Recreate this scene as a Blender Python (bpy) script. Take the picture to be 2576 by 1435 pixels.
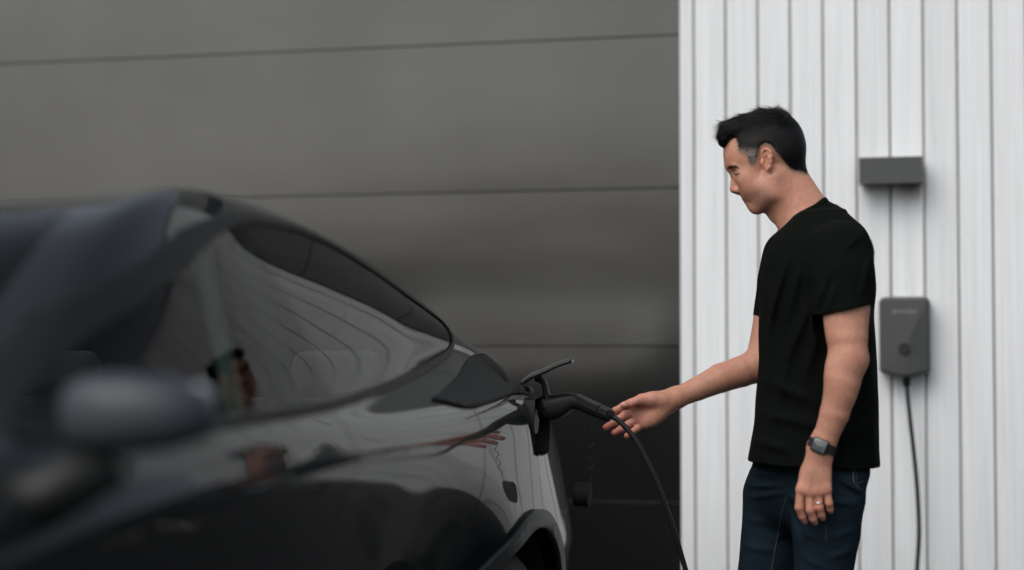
import bpy, bmesh, math, random
import numpy as np
from mathutils import Matrix, Vector

for o in list(bpy.data.objects):
    bpy.data.objects.remove(o, do_unlink=True)
scene = bpy.context.scene
COL = scene.collection
RAD = math.radians
rng = np.random.default_rng(7)
random.seed(7)

# ------------------------------------------------------------------ camera
FQ, QW, QH = 4377.6, 2576.0, 1435.0        # focal length in units of a 2576 px wide picture
CAM = np.array([0.0, -6.0, 1.2])
YAW, TILT = RAD(13.8), RAD(2.12)
cam_data = bpy.data.cameras.new('camera')
cam = bpy.data.objects.new('camera', cam_data)
COL.objects.link(cam)
cam.location = CAM
cam.rotation_euler = (RAD(90) + TILT, 0, YAW)
cam_data.sensor_width = 36.0
cam_data.lens = 36.0 * FQ / QW
cam_data.clip_start = 0.05
cam_data.clip_end = 2000
cam_data.dof.use_dof = True
cam_data.dof.focus_distance = 4.66
cam_data.dof.aperture_fstop = 1.08
scene.camera = cam

# ------------------------------------------------------------------ world, sun, exposure
SUN_EL, SUN_AZ = RAD(48), RAD(204)          # azimuth measured from +Y towards +X: behind the camera, to the left
world = bpy.data.worlds.new('World')
scene.world = world
world.use_nodes = True
wn = world.node_tree
wn.nodes.clear()
sky = wn.nodes.new('ShaderNodeTexSky')
sky.sky_type = 'NISHITA'
sky.sun_disc = False
sky.sun_elevation = SUN_EL
sky.sun_rotation = SUN_AZ
sky.air_density = 1.0
sky.dust_density = 4.0
sky.ozone_density = 1.0
hs = wn.nodes.new('ShaderNodeHueSaturation')
hs.inputs['Saturation'].default_value = 0.45        # veiled, nearly colourless overcast sky
bg = wn.nodes.new('ShaderNodeBackground')
bg.inputs['Strength'].default_value = 0.10
wo = wn.nodes.new('ShaderNodeOutputWorld')
wn.links.new(sky.outputs[0], hs.inputs['Color'])
wn.links.new(hs.outputs[0], bg.inputs['Color'])
wn.links.new(bg.outputs[0], wo.inputs[0])
sun_data = bpy.data.lights.new('sun', 'SUN')
sun_data.energy = 0.7
sun_data.angle = RAD(60)
sun_data.color = (1.0, 0.97, 0.93)
sun = bpy.data.objects.new('sun', sun_data)
COL.objects.link(sun)
sd = Vector((math.sin(SUN_AZ) * math.cos(SUN_EL), math.cos(SUN_AZ) * math.cos(SUN_EL), math.sin(SUN_EL)))
sun.rotation_euler = sd.to_track_quat('Z', 'Y').to_euler()
sun.location = (0, -10, 12)
scene.view_settings.view_transform = 'Standard'
scene.view_settings.look = 'None'
scene.view_settings.gamma = 1.0
scene.view_settings.exposure = 0.64
scene.view_settings.use_curve_mapping = False
scene.render.engine = 'CYCLES'
scene.cycles.use_denoising = True
scene.cycles.max_bounces = 10
scene.cycles.transparent_max_bounces = 16
scene.cycles.sample_clamp_indirect = 6.0

# ------------------------------------------------------------------ picture <-> space
def _rot():
    a = RAD(90) + TILT
    rx = np.array([[1, 0, 0], [0, math.cos(a), -math.sin(a)], [0, math.sin(a), math.cos(a)]])
    rz = np.array([[math.cos(YAW), -math.sin(YAW), 0], [math.sin(YAW), math.cos(YAW), 0], [0, 0, 1]])
    return rz @ rx
CR = _rot()
def ray(x, y):
    return CR @ np.array([(x - QW / 2) / FQ, (QH / 2 - y) / FQ, -1.0])
def at_plane(x, y, n, p):
    d = ray(x, y); n = np.asarray(n, float)
    t = ((np.asarray(p, float) - CAM) @ n) / (d @ n)
    return CAM + d * t
def at_y(x, y, Y): return at_plane(x, y, (0, 1, 0), (0, Y, 0))
def at_x(x, y, X): return at_plane(x, y, (1, 0, 0), (X, 0, 0))
def project(p):
    c = (np.asarray(p) - CAM) @ CR
    return c[..., 0] / -c[..., 2] * FQ + QW / 2, QH / 2 - c[..., 1] / -c[..., 2] * FQ

# ------------------------------------------------------------------ object helpers
def link(o, parent=None, label=None, cat=None, group=None, kind=None):
    COL.objects.link(o)
    if parent is not None: o.parent = parent
    if label: o['label'] = label
    if cat: o['category'] = cat
    if group: o['group'] = group
    if kind: o['kind'] = kind
    return o
def empty(name, loc=(0, 0, 0), rz=0.0, **k):
    o = bpy.data.objects.new(name, None)
    o.location = loc; o.rotation_euler = (0, 0, rz); o.empty_display_size = 0.1
    return link(o, **k)
def mesh_obj(name, V, F, mat, parent=None, smooth=False, **k):
    me = bpy.data.meshes.new(name)
    me.from_pydata([tuple(map(float, v)) for v in V], [], [tuple(map(int, f)) for f in F])
    if mat is not None: me.materials.append(mat)
    if smooth: me.polygons.foreach_set('use_smooth', [True] * len(me.polygons))
    me.update()
    return link(bpy.data.objects.new(name, me), parent, **k)
def bm_obj(name, bm, mat, parent=None, smooth=False, **k):
    me = bpy.data.meshes.new(name)
    bmesh.ops.recalc_face_normals(bm, faces=bm.faces[:])
    bm.to_mesh(me); bm.free()
    if mat is not None: me.materials.append(mat)
    if smooth: me.polygons.foreach_set('use_smooth', [True] * len(me.polygons))
    return link(bpy.data.objects.new(name, me), parent, **k)
def box_bm(lo, hi, bevel=0.0, seg=2, bm=None):
    b = bmesh.new()
    bmesh.ops.create_cube(b, size=1.0)
    lo = Vector(lo); hi = Vector(hi); s = hi - lo
    for v in b.verts:
        v.co = Vector(((v.co.x + .5) * s.x + lo.x, (v.co.y + .5) * s.y + lo.y, (v.co.z + .5) * s.z + lo.z))
    if bevel > 0:
        bmesh.ops.bevel(b, geom=b.edges[:], offset=bevel, segments=seg, profile=0.5, affect='EDGES')
    return b
def tube(path, radius, n=12, caps=True, closed=False):
    """swept round tube; radius scalar or per-point"""
    P = np.asarray(path, float); m = len(P)
    r = np.full(m, radius, float) if np.isscalar(radius) else np.asarray(radius, float)
    T = np.gradient(P, axis=0)
    if closed: T = np.roll(P, -1, 0) - np.roll(P, 1, 0)
    T /= np.linalg.norm(T, axis=1)[:, None] + 1e-12
    up = np.array([0, 0, 1.0]) if abs(T[0, 2]) < .9 else np.array([1.0, 0, 0])
    N = np.cross(T[0], up); N /= np.linalg.norm(N)
    V = []
    for i in range(m):
        N = N - T[i] * (N @ T[i]); N /= np.linalg.norm(N) + 1e-12
        B = np.cross(T[i], N)
        for k in range(n):
            a = 2 * math.pi * k / n
            V.append(P[i] + r[i] * (math.cos(a) * N + math.sin(a) * B))
    F = []
    for i in range(m if closed else m - 1):
        j = (i + 1) % m
        for k in range(n):
            F.append((i * n + k, i * n + (k + 1) % n, j * n + (k + 1) % n, j * n + k))
    if caps and not closed:
        F.append(tuple(range(n - 1, -1, -1))); F.append(tuple((m - 1) * n + k for k in range(n)))
    return V, F
def spline(pts, n=60):
    """Catmull-Rom through pts (any dimension)"""
    P = np.asarray(pts, float)
    P = np.vstack([2 * P[0] - P[1], P, 2 * P[-1] - P[-2]])
    out = []
    segs = len(P) - 3
    for i in range(segs):
        p0, p1, p2, p3 = P[i:i + 4]
        m = max(2, n // segs)
        for t in np.linspace(0, 1, m, endpoint=(i == segs - 1)):
            out.append(.5 * ((2 * p1) + (-p0 + p2) * t + (2 * p0 - 5 * p1 + 4 * p2 - p3) * t * t + (-p0 + 3 * p1 - 3 * p2 + p3) * t ** 3))
    return np.array(out)

# ------------------------------------------------------------------ materials
def new_mat(name):
    m = bpy.data.materials.new(name); m.use_nodes = True
    nt = m.node_tree
    return m, nt, nt.nodes['Principled BSDF']
def nd(nt, t, **kw):
    n = nt.nodes.new(t)
    for k, v in kw.items():
        if k in n.inputs: n.inputs[k].default_value = v
        else: setattr(n, k, v)
    return n
def coords(nt, scale=(1, 1, 1), obj=True):
    tc = nd(nt, 'ShaderNodeTexCoord'); mp = nd(nt, 'ShaderNodeMapping')
    mp.inputs['Scale'].default_value = scale
    nt.links.new(tc.outputs['Object' if obj else 'Generated'], mp.inputs['Vector'])
    return mp.outputs[0]
def noise(nt, vec, scale, detail=4.0, rough=.55):
    n = nd(nt, 'ShaderNodeTexNoise', Scale=scale, Detail=detail, Roughness=rough)
    nt.links.new(vec, n.inputs['Vector'])
    return n.outputs['Fac']
def ramp(nt, fac, stops):
    r = nt.nodes.new('ShaderNodeValToRGB')
    while len(r.color_ramp.elements) < len(stops): r.color_ramp.elements.new(.5)
    for e, (p, c) in zip(r.color_ramp.elements, stops):
        e.position = p; e.color = (*c, 1) if len(c) == 3 else c
    nt.links.new(fac, r.inputs[0])
    return r.outputs[0]
def bump(nt, bsdf, fac, strength=.2, dist=.002):
    b = nd(nt, 'ShaderNodeBump', Strength=strength, Distance=dist)
    nt.links.new(fac, b.inputs['Height']); nt.links.new(b.outputs[0], bsdf.inputs['Normal'])
    return b
def plain(name, col, rough=.5, metal=0.0, var=.12, nscale=30.0, bumpst=0.0, bscale=300.0, coat=0.0, spec=.5):
    m, nt, b = new_mat(name)
    v = coords(nt)
    f = noise(nt, v, nscale)
    lo = tuple(c * (1 - var) for c in col); hi = tuple(min(1, c * (1 + var)) for c in col)
    nt.links.new(ramp(nt, f, [(.3, lo), (.7, hi)]), b.inputs['Base Color'])
    rr = nd(nt, 'ShaderNodeMapRange'); rr.inputs['To Min'].default_value = rough * .88; rr.inputs['To Max'].default_value = min(1, rough * 1.12)
    nt.links.new(f, rr.inputs['Value']); nt.links.new(rr.outputs[0], b.inputs['Roughness'])
    b.inputs['Metallic'].default_value = metal
    b.inputs['Coat Weight'].default_value = coat
    b.inputs['Coat Roughness'].default_value = .03
    b.inputs['Specular IOR Level'].default_value = spec
    if bumpst > 0: bump(nt, b, noise(nt, v, bscale, 3), bumpst, .001)
    return m
# ================================================================== THE SETTING
def mat_ground():
    m, nt, b = new_mat('asphalt')
    v = coords(nt)
    f1 = noise(nt, v, 1.2, 5); f2 = noise(nt, v, 180, 3)
    mx = nd(nt, 'ShaderNodeMath', operation='ADD'); nt.links.new(f1, mx.inputs[0]); nt.links.new(f2, mx.inputs[1])
    hf = nd(nt, 'ShaderNodeMath', operation='MULTIPLY'); hf.inputs[1].default_value = .5; nt.links.new(mx.outputs[0], hf.inputs[0])
    nt.links.new(ramp(nt, hf.outputs[0], [(.3, (.028, .029, .03)), (.7, (.06, .061, .062))]), b.inputs['Base Color'])
    b.inputs['Roughness'].default_value = .9
    b.inputs['Specular IOR Level'].default_value = .3
    bump(nt, b, f2, .5, .004)
    return m
S = 160.0
gm = mat_ground()
bm = bmesh.new(); bmesh.ops.create_grid(bm, x_segments=20, y_segments=20, size=S)
bm_obj('ground', bm, gm, kind='structure', label='dark asphalt driveway and yard', cat='ground')

# dark tree belt far behind the camera: what the garage door mirrors along the skyline
def tree_belt():
    V, F = [], []
    r = np.random.default_rng(3)
    for k in range(9000):
        x = r.uniform(-75, 75)
        top = 6.3 + .7 * math.sin(x * .13) + .5 * math.sin(x * .41 + 1) + .4 * math.sin(x * .9)
        z = 3.6 + (top + .9 - 3.6) * r.uniform(0, 1) ** .9
        y = -95 + r.normal(0, 1.6)
        s = r.uniform(.35, .8); a = r.uniform(0, 6.28); t = r.uniform(-.7, .7)
        u = np.array([math.cos(a), math.sin(a), 0]) * s
        w = np.array([-math.sin(a) * math.sin(t), math.cos(a) * math.sin(t), math.cos(t)]) * s * .8
        c = np.array([x, y, z]); i = len(V)
        V += [c - u, c - w * .8 + u * .2, c + u, c + w]
        F.append((i, i + 1, i + 2, i + 3))
    for x in np.arange(-74, 75, 3.7):
        xx = x + r.uniform(-1, 1)
        v, f = tube([(xx, -95, 0), (xx + .1, -95, 2.2), (xx - .1, -95, 4.6)], [.22, .18, .08], 6)
        i = len(V); V += list(v); F += [tuple(q + i for q in g) for g in f]
    mesh_obj('tree_belt', V, F, plain('far_foliage', (.035, .05, .028), .8, nscale=.6, var=.4), kind='stuff',
             label='far dark belt of trees mirrored in the garage door', cat='trees')
tree_belt()
# long pale boundary wall in front of those trees: the light strip mirrored low in the door
fw = empty('boundary_wall', (0, -93, 0), label='long pale wall far behind, mirrored as a light strip in the garage door', cat='wall')
pale = plain('pale_render', (.44, .43, .41), .8, nscale=.4)
for k in range(10):
    bm_obj('panel', box_bm((-75 + 15 * k + .15, 0, 0), (-60 + 15 * k - .15, .2, 3.0)), pale, fw)
    bm_obj('post', box_bm((-75 + 15 * k - .145, -.06, 0), (-75 + 15 * k + .145, .26, 3.12)), pale, fw)

# ------------------------------------------------------------------ white board wall
def mat_board():
    m, nt, b = new_mat('white_stained_board')
    tc = nd(nt, 'ShaderNodeTexCoord')
    oi = nd(nt, 'ShaderNodeObjectInfo')
    geo = nd(nt, 'ShaderNodeNewGeometry')
    off = nd(nt, 'ShaderNodeVectorMath', operation='SCALE'); off.inputs[0].default_value = (31.7, 11.3, 53.1)
    nt.links.new(oi.outputs['Random'], off.inputs['Scale'])
    add = nd(nt, 'ShaderNodeVectorMath', operation='ADD')
    nt.links.new(tc.outputs['Object'], add.inputs[0]); nt.links.new(off.outputs[0], add.inputs[1])
    def streak(sx, sz, detail):
        mp = nd(nt, 'ShaderNodeMapping'); mp.inputs['Scale'].default_value = (sx, sx * .3, sz)
        nt.links.new(add.outputs[0], mp.inputs['Vector'])
        return noise(nt, mp.outputs[0], 1.0, detail, .6)
    s1 = streak(320, 1.6, 4); s2 = streak(60, .9, 3); s3 = streak(22, 1.5, 3)
    c1 = ramp(nt, s1, [(.30, (.675, .697, .710)), (.60, (.785, .812, .828))])
    c2 = ramp(nt, s2, [(.3, (.93, .935, .94)), (.62, (1, 1, 1))])
    c3 = ramp(nt, s3, [(.22, (.90, .90, .895)), (.5, (1, 1, 1))])
    def mul(a, c, fac=1.0):
        x = nd(nt, 'ShaderNodeMix', data_type='RGBA', blend_type='MULTIPLY'); x.inputs[0].default_value = fac
        nt.links.new(a, x.inputs[6]); nt.links.new(c, x.inputs[7]); return x.outputs[2]
    s4 = streak(140, 9.0, 5)
    c4 = ramp(nt, s4, [(.24, (.62, .62, .61)), (.33, (1, 1, 1))])           # scattered knots and scuffs
    col = mul(mul(mul(c1, c2, .8), c3, .9), c4, .8)
    # each board slightly different
    rv = nd(nt, 'ShaderNodeMapRange'); rv.inputs['To Min'].default_value = .94; rv.inputs['To Max'].default_value = 1.03
    nt.links.new(oi.outputs['Random'], rv.inputs['Value'])
    vm = nd(nt, 'ShaderNodeVectorMath', operation='SCALE'); nt.links.new(col, vm.inputs[0]); nt.links.new(rv.outputs[0], vm.inputs['Scale'])
    col = vm.outputs[0]
    # brown weather stain under the wall lamp
    sep = nd(nt, 'ShaderNodeSeparateXYZ'); nt.links.new(geo.outputs['Position'], sep.inputs[0])
    st = at_y(2290, 468, 0.0)
    def gauss(sock, c, w):
        s = nd(nt, 'ShaderNodeMath', operation='SUBTRACT'); nt.links.new(sock, s.inputs[0]); s.inputs[1].default_value = c
        d = nd(nt, 'ShaderNodeMath', operation='DIVIDE'); nt.links.new(s.outputs[0], d.inputs[0]); d.inputs[1].default_value = w
        p = nd(nt, 'ShaderNodeMath', operation='MULTIPLY'); nt.links.new(d.outputs[0], p.inputs[0]); nt.links.new(d.outputs[0], p.inputs[1])
        n = nd(nt, 'ShaderNodeMath', operation='MULTIPLY'); nt.links.new(p.outputs[0], n.inputs[0]); n.inputs[1].default_value = -1
        e = nd(nt, 'ShaderNodeMath', operation='EXPONENT'); nt.links.new(n.outputs[0], e.inputs[0]); return e.outputs[0]
    g = nd(nt, 'ShaderNodeMath', operation='MULTIPLY'); nt.links.new(gauss(sep.outputs['X'], st[0], .035), g.inputs[0]); nt.links.new(gauss(sep.outputs['Z'], st[2], .045), g.inputs[1])
    g2 = nd(nt, 'ShaderNodeMath', operation='MULTIPLY'); nt.links.new(g.outputs[0], g2.inputs[0]); nt.links.new(s2, g2.inputs[1])
    gm_ = nd(nt, 'ShaderNodeMath', operation='MULTIPLY', use_clamp=True); nt.links.new(g2.outputs[0], gm_.inputs[0]); gm_.inputs[1].default_value = 1.7
    x = nd(nt, 'ShaderNodeMix', data_type='RGBA'); nt.links.new(gm_.outputs[0], x.inputs[0]); nt.links.new(col, x.inputs[6]); x.inputs[7].default_value = (.20, .13, .075, 1)
    nt.links.new(x.outputs[2], b.inputs['Base Color'])
    b.inputs['Roughness'].default_value = .62
    bump(nt, b, s1, .12, .0008)
    return m
board_mat = mat_board()
groove_mat = plain('groove_backing', (.34, .34, .33), .8)
WALL_H = 3.3
grooves_q = [1745, 1826, 1907, 1989, 2070, 2154, 2238, 2324, 2407, 2493]
gx = [at_y(q, 60, 0.0)[0] for q in grooves_q]
pitch = (gx[-1] - gx[0]) / (len(gx) - 1)
gx = [gx[0] + i * pitch for i in range(len(gx) + 2)]
WALL_X0 = at_y(1711.5, 700, 0.0)[0]
edges = [WALL_X0] + gx
wall = empty('board_wall', (WALL_X0, 0, 0), label='white vertical timber board wall beside the garage door', cat='wall')
GAP = 0.0075
def board(x0, x1, name='board'):
    w = x1 - x0
    h = GAP / 2
    # board profile: bevelled face, tongue behind
    prof = [(h, .018), (h, .003), (h + .0028, 0.0), (w - h - .0028, 0.0), (w - h, .003), (w - h, .018)]
    V = [(px, py, 0.0) for px, py in prof] + [(px, py, WALL_H) for px, py in prof]
    n = len(prof)
    F = [(i, i + 1, n + i + 1, n + i) for i in range(n - 1)] + [(n - 1, 0, n, 2 * n - 1)]
    F += [tuple(range(n - 1, -1, -1)), tuple(range(n, 2 * n))]
    o = mesh_obj(name, V, F, board_mat, wall)
    o.location = (x0 - WALL_X0, random.uniform(-.0006, .0006), 0.0)
    return o
for i in range(len(edges) - 1):
    x0, x1 = edges[i], edges[i + 1]
    board(x0 - (GAP / 2 if i == 0 else 0), x1, 'corner_board' if i == 0 else 'board')
bk = box_bm((0.012, .0115, 0), (edges[-1] - WALL_X0, .30, WALL_H - .02))
bm_obj('backing', bk, groove_mat, wall)
cap = box_bm((-.01, -.02, WALL_H), (edges[-1] - WALL_X0 + .02, .32, WALL_H + .03), .003)
bm_obj('cap_flashing', cap, plain('cap_metal', (.06, .065, .065), .4, .6), wall)
# return of the wall into the door recess
ret = box_bm((-.001, .0195, 0), (.0105, .28, WALL_H - .003))
bm_obj('reveal_board', ret, board_mat, wall)

# dark fence added past the white boards, outside the picture, to darken the car's reflections
fence = empty('added_dark_fence', (edges[-1] + .03, .10, 0), label='added unseen dark timber fence past the white boards that darkens the car reflections', cat='fence')
fence_mat = plain('dark_stain', (.022, .021, .020), .7, var=.35, nscale=12)
fb = box_bm((0, 0, .04), (.135, .02, 2.1), .002, 1); fme = bpy.data.meshes.new('board'); fb.to_mesh(fme); fb.free(); fme.materials.append(fence_mat)
for k in range(30):
    o = bpy.data.objects.new('board', fme); o.location = (.01 + k * .142, random.uniform(-.002, .002), 0); link(o, fence)
bm_obj('rail', box_bm((0, .021, .4), (4.28, .065, .49)), fence_mat, fence)
bm_obj('rail', box_bm((0, .021, 1.7), (4.28, .065, 1.79)), fence_mat, fence)

# ------------------------------------------------------------------ garage door
def mat_door():
    m, nt, b = new_mat('dark_door_metal')
    v = coords(nt, (1, 1, 1))
    f = noise(nt, v, 1.3, 3)
    nt.links.new(ramp(nt, f, [(.3, (.092, .0925, .0895)), (.7, (.110, .1105, .107))]), b.inputs['Base Color'])
    b.inputs['Metallic'].default_value = .92
    rr = nd(nt, 'ShaderNodeMapRange'); rr.inputs['To Min'].default_value = .12; rr.inputs['To Max'].default_value = .19
    nt.links.new(noise(nt, v, 3.0, 5), rr.inputs['Value']); nt.links.new(rr.outputs[0], b.inputs['Roughness'])
    bump(nt, b, noise(nt, coords(nt, (1, 1, 2.2)), .9, 2), .10, .02)
    return m
door_mat = mat_door()
seam_mat = plain('panel_edge_black', (.004, .004, .004), .85, spec=.1)
DOOR_Y = 0.13
dz = [at_y(1700, q, DOOR_Y)[2] for q in (88, 472.5, 870.5, 1265)]
DX0, DX1 = -6.2, WALL_X0 + .001
gd = empty('garage_door', ((DX0 + DX1) / 2, DOOR_Y, 0), label='wide dark grey sectional garage door of broad horizontal panels', cat='garage door')
cuts = [dz[0] + (dz[0] - dz[1])] + dz + [dz[3] - (dz[2] - dz[3])]
cuts = cuts + [0.012]
JG = .0048
for k in range(len(cuts) - 1):
    zt, zb_ = cuts[k], cuts[k + 1]
    nx, nz = 24, 14
    V, F = [], []
    lo, hi = zb_ + JG / 2, zt - JG / 2
    hw = (DX1 - DX0) / 2
    for iz in range(nz + 1):
        tz = iz / nz
        for ix in range(nx + 1):
            tx = ix / nx
            y = -.006 * (1 - (2 * tz - 1) ** 4) * 0.0
            # slight oil-canning of thin sheet plus rolled edges
            y += .0016 * math.sin(3.1 * tx * 3 + k * 2.1) * math.sin(math.pi * tz) 
            V.append((-hw + tx * 2 * hw, y, lo + (hi - lo) * tz))
    for iz in range(nz):
        for ix in range(nx):
            a = iz * (nx + 1) + ix
            F.append((a, a + 1, a + nx + 2, a + nx + 1))
    # folded rim back into the joint
    n0 = len(V)
    for ix in range(nx + 1):
        x = -hw + ix / nx * 2 * hw
        V.append((x, .02, lo)); V.append((x, .02, hi))
    n1 = len(V)
    for ix in range(nx + 1): V.append(V[ix])
    n2 = len(V)
    for ix in range(nx + 1): V.append(V[nz * (nx + 1) + ix])
    for ix in range(nx):
        F.append((n0 + 2 * ix, n0 + 2 * ix + 2, n1 + ix + 1, n1 + ix))
        F.append((n2 + ix, n2 + ix + 1, n0 + 2 * ix + 3, n0 + 2 * ix + 1))
    po = mesh_obj('panel', V, F, door_mat, gd, smooth=False)
    po.data.materials.append(seam_mat)
    po.data.polygons.foreach_set('material_index', [0 if i < nx * nz else 1 for i in range(len(po.data.polygons))])
for o in gd.children:
    o.data.polygons.foreach_set('use_smooth', [abs(p.normal.y) > .8 for p in o.data.polygons])
bm_obj('joint_backing', box_bm((-hw, .021, .0), (hw, .05, cuts[0])), plain('joint_black', (.003, .003, .003), .9, spec=.05), gd)
bm_obj('bottom_seal', box_bm((-hw, -.005, .001), (hw, .019, .011), .002), plain('seal_rubber', (.01, .01, .01), .7), gd)
# pale worn sealing strip in the lowest visible joint
bm_obj('weather_strip', box_bm((-hw, .0045, dz[3] - .0018), (hw, .018, dz[3] + .0018), 0), plain('weather_strip_grey', (.17, .17, .165), .6, var=.5, nscale=9), gd)
# opening: lintel above and pier at the far side
fas = empty('garage_front', ((DX0 + DX1) / 2, .0, 0), label='dark grey fascia and pier framing the garage door', cat='wall')
fm = plain('fascia_dark', (.09, .09, .088), .45)
bm_obj('lintel', box_bm((-hw, -.02, cuts[0] + .004), (hw - .002, .29, WALL_H)), fm, fas)
bm_obj('pier', box_bm((-hw - .6, -.02, 0), (-hw - .003, .29, WALL_H)), fm, fas)

# ------------------------------------------------------------------ wall lamp
lamp_mat = plain('lamp_powder_coat', (.052, .058, .057), .55, var=.06, bumpst=.08, bscale=900)
def wall_lamp():
    c0 = at_y(2161, 463, -.105); c1 = at_y(2320, 393, -.105)
    w, h = c1[0] - c0[0], c1[2] - c0[2]
    root = empty('wall_lamp', (c0[0] + w / 2, 0, c0[2]), label='dark grey box shaped up and down light on the white boards', cat='lamp')
    t = .004
    parts = [((-w / 2, -.105, 0), (w / 2, -.105 + t, h)), ((-w / 2, -.105 + t, 0), (-w / 2 + t, -.012, h)),
             ((w / 2 - t, -.105 + t, 0), (w / 2, -.012, h)), ]
    bmx = bmesh.new()
    for lo, hi in parts:
        b = box_bm(lo, hi, .0012, 1); me = bpy.data.meshes.new('t'); b.to_mesh(me); b.free(); bmx.from_mesh(me); bpy.data.meshes.remove(me)
    bm_obj('housing', bmx, lamp_mat, root)
    bm_obj('back_plate', box_bm((-w / 2 + .01, -.0115, .006), (w / 2 - .01, -.0008, h - .006)), lamp_mat, root)
    gl = plain('lamp_diffuser', (.22, .22, .21), .35)
    bm_obj('diffuser', box_bm((-w / 2 + t + .001, -.105 + t + .001, .004), (w / 2 - t - .001, -.0125, .008)), gl, root)
    bm_obj('diffuser', box_bm((-w / 2 + t + .001, -.105 + t + .001, h - .012), (w / 2 - t - .001, -.0125, h - .005)), gl, root)
wall_lamp()

# ------------------------------------------------------------------ wall charger
ch_mat = plain('charger_plastic', (.054, .058, .057), .48, var=.05, bumpst=.1, bscale=1200)
ch_dark = plain('charger_disc', (.022, .026, .026), .3, var=.05)
ch_txt = plain('charger_lettering', (.17, .175, .172), .45, var=.03)
def charger():
    YF = -.095
    bl = at_y(2212, 936, YF); br = at_y(2341, 936, YF); tip = at_y(2276, 950.5, YF); tl = at_y(2212, 747, YF)
    w = br[0] - bl[0]; cx = (br[0] + bl[0]) / 2; z0 = tip[2]; zc = bl[2] - z0; zt = tl[2] - z0
    root = empty('wall_charger', (cx, 0, z0), label='grey plastic car charger with pointed base mounted on the white boards', cat='charger')
    def outline(inset):
        hw = w / 2 - inset; r = max(.022 - inset, .004); pts = []
        zt_ = zt - inset
        for a in np.linspace(0, math.pi / 2, 9): pts.append((hw - r + r * math.cos(a), zt_ - r + r * math.sin(a)))
        for a in np.linspace(math.pi / 2, math.pi, 9): pts.append((-hw + r + r * math.cos(a), zt_ - r + r * math.sin(a)))
        rr = .010
        for a in np.linspace(math.pi, math.pi * 1.42, 5): pts.append((-hw + rr + rr * math.cos(a), zc + inset * .7 + rr * .8 + rr * math.sin(a)))
        for x in np.linspace(-hw * .55, hw * .55, 7): pts.append((x, inset + zc * abs(x / hw) ** 1.25 * .82))
        for a in np.linspace(math.pi * 1.58, math.pi * 2, 5): pts.append((hw - rr + rr * math.cos(a), zc + inset * .7 + rr * .8 + rr * math.sin(a)))
        return pts
    rings = [(0.004, -.001), (0.0, -.006), (0.0, -.075), (.0035, -.085), (.010, -.090)]
    V, F = [], []
    disc = at_y(2275, 877, YF); dx, dzz = disc[0] - cx, disc[2] - z0
    def fall(x, z):      # right of the crease (base tip - disc - top right corner) the cover drops back
        s = x - dx if z < dzz else (x - dx) - (w / 2 - .004 - dx) * (z - dzz) / (zt - .006 - dzz)
        return .20 * max(0.0, s)
    for ins, y in rings: V += [(x, min(-.004, y + fall(x, z) * (1 if y < -.05 else 0)), z) for x, z in outline(ins)]
    n = len(outline(0))
    for k in range(len(rings) - 1):
        for i in range(n):
            j = (i + 1) % n
            F.append((k * n + i, k * n + j, (k + 1) * n + j, (k + 1) * n + i))
    F.append(tuple(range(n)))
    # faceted front: the cover is creased from the disc to the top right and to the base
    ci = len(V); V.append((dx, -.0925, dzz))
    base = (len(rings) - 1) * n
    for i in range(n):
        F.append((base + i, base + (i + 1) % n, ci))
    body = mesh_obj('cover', V, F, ch_mat, root)
    # disc
    bmx = bmesh.new(); bmesh.ops.create_cone(bmx, cap_ends=True, segments=40, radius1=.0178, radius2=.0183, depth=.010,
        matrix=Matrix.Translation((dx, -.0930, dzz)) @ Matrix.Rotation(RAD(90), 4, 'X'))
    bm_obj('status_disc', bmx, ch_dark, root)
    cu = bpy.data.curves.new('lettering', 'FONT'); cu.body = 'evnex'; cu.size = .0315; cu.align_x = 'CENTER'; cu.align_y = 'CENTER'; cu.extrude = .0006; cu.offset = .0006
    cu.space_character = 1.08
    tmp = bpy.data.objects.new('tmp', cu); COL.objects.link(tmp)
    bpy.context.view_layer.update()
    me = bpy.data.meshes.new_from_object(tmp.evaluated_get(bpy.context.evaluated_depsgraph_get()))
    bpy.data.objects.remove(tmp)
    me.materials.clear(); me.materials.append(ch_txt); me.name = 'lettering'
    lo = bpy.data.objects.new('lettering', me); link(lo, root)
    tp = at_y(2275, 783, YF)
    lo.location = (tp[0] - cx, -.0918, tp[2] - z0); lo.rotation_euler = (RAD(90), 0, 0)
    return root, (cx, z0)
charger_root, (CHX, CHZ) = charger()
# ================================================================== THE CAR
def hermite(knots, xs):
    """smooth C1 interpolation through (x, value) knots"""
    k = np.array(knots, float); X, Y = k[:, 0], k[:, 1]
    h = np.diff(X); d = np.diff(Y) / h
    m = np.zeros(len(X)); m[0], m[-1] = d[0], d[-1]
    for i in range(1, len(X) - 1):
        m[i] = (d[i - 1] * h[i] + d[i] * h[i - 1]) / (h[i] + h[i - 1])
    xs = np.clip(xs, X[0], X[-1]); i = np.clip(np.searchsorted(X, xs) - 1, 0, len(X) - 2)
    t = (xs - X[i]) / h[i]
    return (2 * t**3 - 3 * t**2 + 1) * Y[i] + (t**3 - 2 * t**2 + t) * h[i] * m[i] + (-2 * t**3 + 3 * t**2) * Y[i + 1] + (t**3 - t**2) * h[i] * m[i + 1]

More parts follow.
